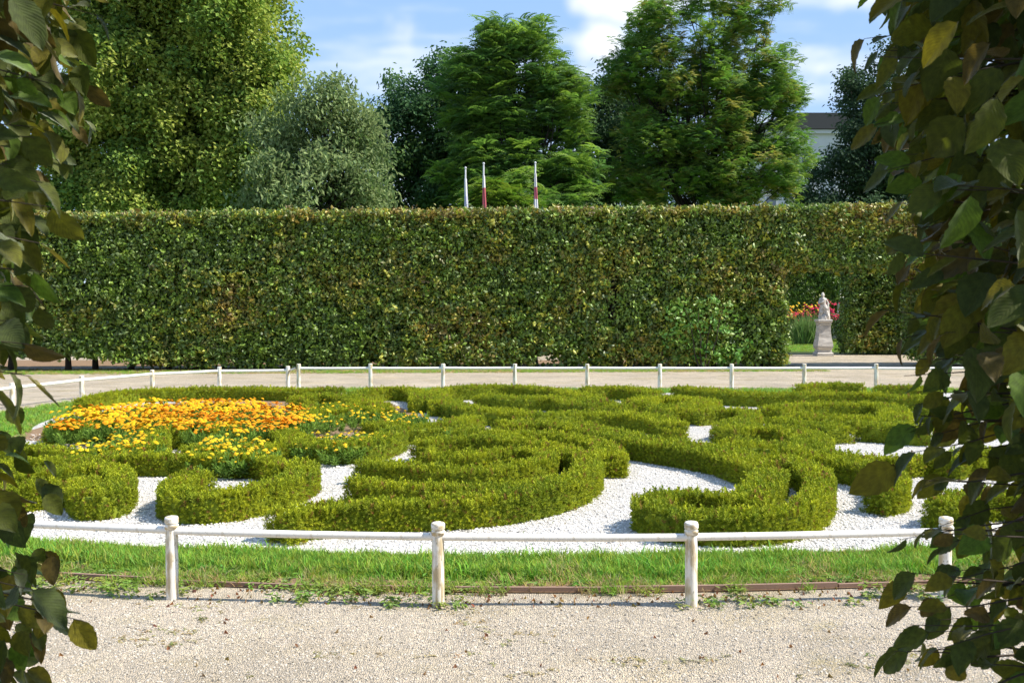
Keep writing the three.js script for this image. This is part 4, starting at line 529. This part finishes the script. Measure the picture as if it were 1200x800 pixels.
{
  const p = thing('pedestal', 'pale stone baluster pedestal carrying the statue in the hedge opening', 'pedestal', [10.3, 0, -32.9]); pedestal(p); p.scale.set(0.86, 1, 0.86);
  const s = thing('statue', 'weathered white stone statue of a draped figure on the baluster pedestal', 'statue', [10.3, 1.207, -32.9]);
  const body = bones([ // standing figure, weight on one leg, arm drawn across the chest, cloth falling at the side
    [0.02, 0.0, 0, 0.15, 0.02, 0.05, 0, 0.14], // rock
    [-0.055, 0.42, 0, 0.075, -0.075, 0.22, 0.05, 0.055], [-0.075, 0.22, 0.05, 0.052, -0.05, 0.05, 0.02, 0.034], [-0.05, 0.05, 0.02, 0.034, -0.06, 0.045, 0.1, 0.026],
    [0.05, 0.42, 0, 0.08, 0.055, 0.22, 0, 0.056], [0.055, 0.22, 0, 0.054, 0.06, 0.05, -0.01, 0.036], [0.06, 0.05, -0.01, 0.034, 0.08, 0.045, 0.07, 0.026],
    [0, 0.43, 0, 0.098, -0.015, 0.53, 0, 0.08], [-0.015, 0.53, 0, 0.08, -0.02, 0.63, 0.01, 0.095], [-0.1, 0.67, 0.0, 0.045, 0.06, 0.65, 0.0, 0.045], [-0.02, 0.68, 0, 0.042, -0.03, 0.75, 0.015, 0.035],
    [-0.04, 0.81, 0.02, 0.056, -0.045, 0.79, 0.04, 0.047], [-0.03, 0.855, -0.005, 0.035, 0.0, 0.8, -0.035, 0.038],
    [-0.115, 0.66, 0, 0.038, -0.17, 0.53, 0.04, 0.033], [-0.17, 0.53, 0.04, 0.032, -0.06, 0.56, 0.12, 0.025], [-0.06, 0.56, 0.12, 0.024, -0.02, 0.585, 0.125, 0.022],
    [0.08, 0.64, 0, 0.038, 0.15, 0.52, -0.01, 0.033], [0.15, 0.52, -0.01, 0.032, 0.15, 0.38, 0.06, 0.026], [0.15, 0.38, 0.06, 0.026, 0.145, 0.33, 0.08, 0.022],
    [0.13, 0.45, -0.05, 0.05, 0.16, 0.05, -0.02, 0.075], [0.06, 0.4, 0.05, 0.05, 0.13, 0.1, 0.06, 0.06], [-0.09, 0.45, 0.03, 0.045, 0.08, 0.36, 0.07, 0.05], [-0.1, 0.35, -0.05, 0.05, -0.11, 0.05, -0.06, 0.06],
  ], 0.028);
  const cloth = (q) => Math.max(-0.02 - q.y + 0.02, body(q) + 0.007 * Math.sin(q.x * 55 + q.y * 20) * sstep(0.5, 0.1, q.y));
  part('figure', cubes(cloth, V(0, 0.44, 0.03), 0.52, 72), M.stone, s); s.scale.set(0.94, 1.0, 0.94); s.rotation.y = -0.2;
  const p2 = thing('pedestal', 'second stone pedestal standing in the red flower bed', 'pedestal', [15.7, 0, -47.5]); pedestal(p2);
  const s2 = thing('statue', 'second white stone statue half hidden by the shaded hedge', 'statue', [15.7, 1.207, -47.5]); const g2 = s.children[0].geometry.clone(); part('figure', g2, M.stone, s2); s2.scale.set(1.05, 1.35, 1.05); s2.rotation.y = 0.7;
}
{ // flower border behind the statue
  const lab = [['red canna in the border behind the statue', C(0.55, 0.02, 0.08)], ['orange flowering perennial in the border behind the statue', C(0.85, 0.28, 0.03)], ['yellow flowering perennial in the border behind the statue', C(0.85, 0.6, 0.05)], ['pink flowering perennial in the border behind the statue', C(0.6, 0.04, 0.1)]];
  const mats = lab.map(l => leafy({ color: l[1], transmission: 0.2 })), dk = leafy({ color: C(0.06, 0.1, 0.03) }), bl = [1, 2].map(s => marigold(900 + s, 20, 0.065, 1.1, 0.4));
  for (let i = 0; i < 30; i++) { const x = 12.2 + i * 0.22 + rr(-0.1, 0.1), d = rr(43.5, 46.5), k = Math.min(3, Math.floor(rnd() * 4)), o = thing('border_flower', lab[k][0], 'flower', [x, 0, -d], 'flowers in the border behind the statue'); part('leaves', bl[i % 2][0], dk, o, 'stuff'); part('blooms', bl[i % 2][1], mats[k], o, 'stuff'); o.scale.set(1, rr(0.9, 1.5), 1); }
  const gr = thing('ornamental_grass', 'pale green clump of tall grass beside the statue border', 'grass plant', [12.35, 0, -41.5]), l = []; for (let i = 0; i < 160; i++) l.push({ m: pose(V(rr(-0.35, 0.35), 0, rr(-0.35, 0.35)), V(rr(-0.4, 0.4), 1, rr(-0.4, 0.4)), rr(0, 6.28), 0.5, rr(0.9, 1.5)), c: C(0.2, rr(0.27, 0.34), 0.09) }); copies('blades', bladeGeo(5, 9), M.blade, l, gr);
}
console.log('statues');

// ---------------------------------------------------------------- near hornbeam hedge: the opening the photograph looks through
function nearLeafGeo(bend, seed) { // serrated oval leaf, 1 long, base at the origin, along +y
  const R = mulberry(seed), n = 12, pos = [], uv = [], idx = [];
  for (let i = 0; i <= n; i++) {
    const t = i / n, w = 0.31 * Math.pow(Math.sin(Math.PI * Math.pow(t, 0.82)), 0.75) * (i % 2 ? 1.05 : 0.95) * (0.95 + 0.1 * R()), y = t, z = -bend * t * t;
    for (const s of [-1, -0.5, 0, 0.5, 1]) { pos.push(s * w, y - Math.abs(s) * -0.05, z + Math.abs(s) * w * 0.32 - 0.05 * Math.pow(s, 2) * w + 0.012 * Math.sin(i * 2.4) * Math.abs(s)); uv.push(0.5 + s * 0.5, t); }
  }
  for (let i = 0; i < n; i++) for (let k = 0; k < 4; k++) { const a = i * 5 + k; idx.push(a, a + 1, a + 5, a + 1, a + 6, a + 5); }
  const g = new THREE.BufferGeometry(); g.setAttribute('position', new THREE.Float32BufferAttribute(pos, 3)); g.setAttribute('uv', new THREE.Float32BufferAttribute(uv, 2)); g.setIndex(idx); g.computeVertexNormals(); return g;
}
const NL = [nearLeafGeo(0.16, 1), nearLeafGeo(0.34, 2), nearLeafGeo(-0.06, 3), nearLeafGeo(0.52, 4)];
const nearTones = [C(0.17, 0.21, 0.015), C(0.14, 0.19, 0.02), C(0.25, 0.26, 0.015), C(0.33, 0.29, 0.015), C(0.12, 0.17, 0.03), C(0.22, 0.16, 0.025), C(0.2, 0.35, 0.03)];
const nearMats = nearTones.map(c => { const m = M.nearLeaf.clone(); m.color = c; return m; });
function leafPose(base, dir, face, len) { // midrib along dir, upper side towards face
  const y = dir.clone().normalize(), x = y.clone().cross(face).normalize(), z = x.clone().cross(y); const m = new THREE.Matrix4().makeBasis(x, y, z); m.scale(V(len * rr(0.85, 1.15), len, len)); m.setPosition(base); return m;
}
// edge(y): how far the foliage reaches towards the opening at height y, for leaves standing d metres off
function nearHedge(name, label, sg, edge, twigs, fillers, dens) {
  const g = thing(name, label, 'hedge', [sg * 1.4, 0, -1.9]); const org = g.position; let leafCount = 0; const extra = [];
  const addLeaf = (p, dir, face, len, t) => {
    const m = leafPose(p.clone().sub(org), dir, face, len), k = t ?? Math.min(nearTones.length - 1, Math.floor(Math.pow(rnd(), 1.25) * nearTones.length));
    if (leafCount < 296) { const o = part('leaf', NL[Math.floor(rnd() * 4)], nearMats[k], g); o.applyMatrix4(m); leafCount++; } else extra.push({ m, c: nearTones[k] });
  };
  for (const [y0, d, reach, rise] of twigs) { // a twig growing out towards the opening
    const xe = (edge(y0) * d / 1.7 - reach), a = V(sg * 1.55, y0 - rise + rr(-0.06, 0.06), -d - rr(-0.05, 0.15)), b = V(sg * xe, y0, -d), n = 9, w = wander(a, b, n, 0.035); w.forEach((p, i) => p.y += 0.05 * Math.sin(i / n * Math.PI));
    part('twig', tube(w.map(p => p.clone().sub(org)), w.map((_, i) => 0.0065 * (1.08 - i / n)), 5), M.twig, g);
    const T = new THREE.CatmullRomCurve3(w), Lw = T.getLength(), cnt = Math.floor(Lw / dens);
    for (let k = 0; k < cnt; k++) {
      const t = 1 - (k + rnd() * 0.5) / cnt; const p = T.getPoint(t); if (Math.abs(p.x) > 0.60 * d) continue;
      const tan = T.getTangent(t), side = k % 2 ? 1 : -1, dir = tan.clone().multiplyScalar(rr(0.3, 0.9)).add(V(rr(-0.3, 0.3), -0.35 + 0.7 * side * rr(0.1, 1), side * 0.5 + rr(-0.4, 0.4)));
      addLeaf(p, dir, V(rr(-0.7, 0.7), rr(0.1, 1.0), rr(-0.2, 1.0)), rr(0.034, 0.07));
    }
  }
  for (const [x, y, d, ang, len, tone] of fillers) addLeaf(V(x, y, -d), V(Math.cos(ang), Math.sin(ang), rr(-0.2, 0.2)), V(rr(-0.3, 0.3), 0.35, 1), len, tone);
  // body of the hedge behind and beside
  for (let i = 0; i < 19000; i++) {
    const y = rr(0.05, 4.1), d = rr(1.35, 3.0), x = edge(y) * d / 1.7 + 0.07 + Math.pow(rnd(), 0.9) * 1.2, thin = sstep(1.85, 1.55, y) * sstep(0.85, 0.5, x / d); if (rnd() < thin * (sg > 0 ? 0.9 : 0.7)) continue; if (x > 2.1) continue;
    extra.push({ m: leafPose(V(sg * x, y, -d).sub(org), V(-sg * rr(-0.2, 0.8), -rr(0, 0.9), rr(-0.6, 0.6)), V(rr(-0.4, 0.4), rr(0.2, 1), rr(-0.3, 1)), rr(0.055, 0.085)), c: nearTones[Math.floor(Math.pow(rnd(), 1.25) * 7)] });
  }
  if (sg > 0) for (let i = 0; i < 7000; i++) { const x = rr(-1.9, 1.9), y = rr(2.8, 4.2), d = rr(-1.5, 3.0); if (y < 2.75 + 0.12 * d) continue; extra.push({ m: leafPose(V(x, y, -d).sub(org), V(rr(-0.5, 0.5), -rr(0, 0.9), rr(-0.6, 0.6)), V(rr(-0.4, 0.4), rr(0.2, 1), rr(-0.3, 1)), rr(0.055, 0.085)), c: nearTones[Math.floor(Math.pow(rnd(), 1.25) * 7)] }); }  // unseen leaves overhead, added to darken the near foliage
  for (let i = 0; i < 2500; i++) { const y = rr(0.05, 4.1), d = rr(-1.5, 1.3), x = 0.98 + 0.9 * rnd() + 0.1 * noise(y * 2, d * 2, 3); extra.push({ m: leafPose(V(sg * x, y, -d).sub(org), V(-sg * rr(-0.2, 0.8), -rr(0, 0.9), rr(-0.6, 0.6)), V(rr(-0.4, 0.4), rr(0.2, 1), rr(-0.3, 1)), rr(0.055, 0.085)), c: nearTones[Math.floor(Math.pow(rnd(), 1.25) * 7)] }); }  // unseen side walls running behind the camera, added to block light
  copies('foliage', NL[1], M.nearLeaf, extra, g);
  for (let i = 0; i < 4; i++) { const x = sg * (1.55 + i * 0.28), z = -2.1 + rr(-0.2, 0.2); part('trunk', tube(wander(V(x, -0.02, z), V(x + rr(-0.1, 0.1), 3.8, z), 8, 0.06).map(p => p.sub(org)), [0.05, 0.048, 0.045, 0.04, 0.035, 0.03, 0.025, 0.02, 0.012], 8), M.bark, g); }
  return g;
}
const reachAt = (tab) => (y) => { for (let i = 0; i < tab.length - 1; i++) if (y >= tab[i + 1][0]) return mixn(tab[i + 1][1], tab[i][1], Math.min(1, (y - tab[i + 1][0]) / (tab[i][0] - tab[i + 1][0]))); return tab[tab.length - 1][1]; };
// where the twigs end, 1.7 m off: [height, distance from the middle of the opening]; places leaves only, colours are drawn at random
const rightEdge = reachAt([[3.989, 0.597], [2.314, 0.587], [2.227, 0.594], [2.139, 0.609], [2.096, 0.663], [2.023, 0.648], [1.965, 0.663], [1.892, 0.67], [1.834, 0.663], [1.761, 0.667], [1.717, 0.667], [1.688, 0.688], [1.63, 0.702], [1.557, 0.708], [1.498, 0.682], [1.455, 0.667], [1.411, 0.699], [1.367, 0.696], [1.309, 0.688], [1.207, 0.673], [1.149, 0.699], [0.001, 0.714]]);
const leftEdge = reachAt([[3.989, 0.787], [2.314, 0.672], [2.227, 0.705], [2.125, 0.784], [2.081, 0.813], [2.023, 0.775], [1.877, 0.784], [1.732, 0.784], [1.673, 0.825], [1.615, 0.859], [1.557, 0.889], [1.498, 0.801], [1.44, 0.798], [1.353, 0.755], [1.295, 0.755], [1.236, 0.784], [1.149, 0.74], [0.001, 0.816]]);
{
  const tw = []; for (let i = 0; i < 88; i++) { const y = 2.42 - i * 1.46 / 88 + rr(-0.02, 0.02); tw.push([y, rr(1.45, 1.95), rr(-0.09, 0.03), rr(-0.1, 0.25)]); }
  nearHedge('near_hedge', 'shaded hornbeam hedge with dark olive leaves and twigs, overhanging the gravel beside the hooked scroll', 1, rightEdge, tw, [[0.66, 1.52, 1.7, 3.7, 0.085, 3], [0.70, 2.04, 1.75, 2.9, 0.06, 6], [0.72, 2.01, 1.75, 3.3, 0.06, 6]], 0.052);
  const tl = []; for (let i = 0; i < 46; i++) { const y = 2.42 - i * 1.42 / 46 + rr(-0.02, 0.02); tl.push([y, rr(1.2, 1.7), rr(-0.07, 0.025), rr(-0.08, 0.16)]); }
  nearHedge('near_hedge', 'shaded hornbeam hedge with large drooping leaves, overhanging the lawn beside the marigolds', -1, leftEdge, tl, [], 0.05);
}
scene.traverse(o => { if (o.isMesh) { o.castShadow = true; o.receiveShadow = true; } });
renderer.render(scene, camera);
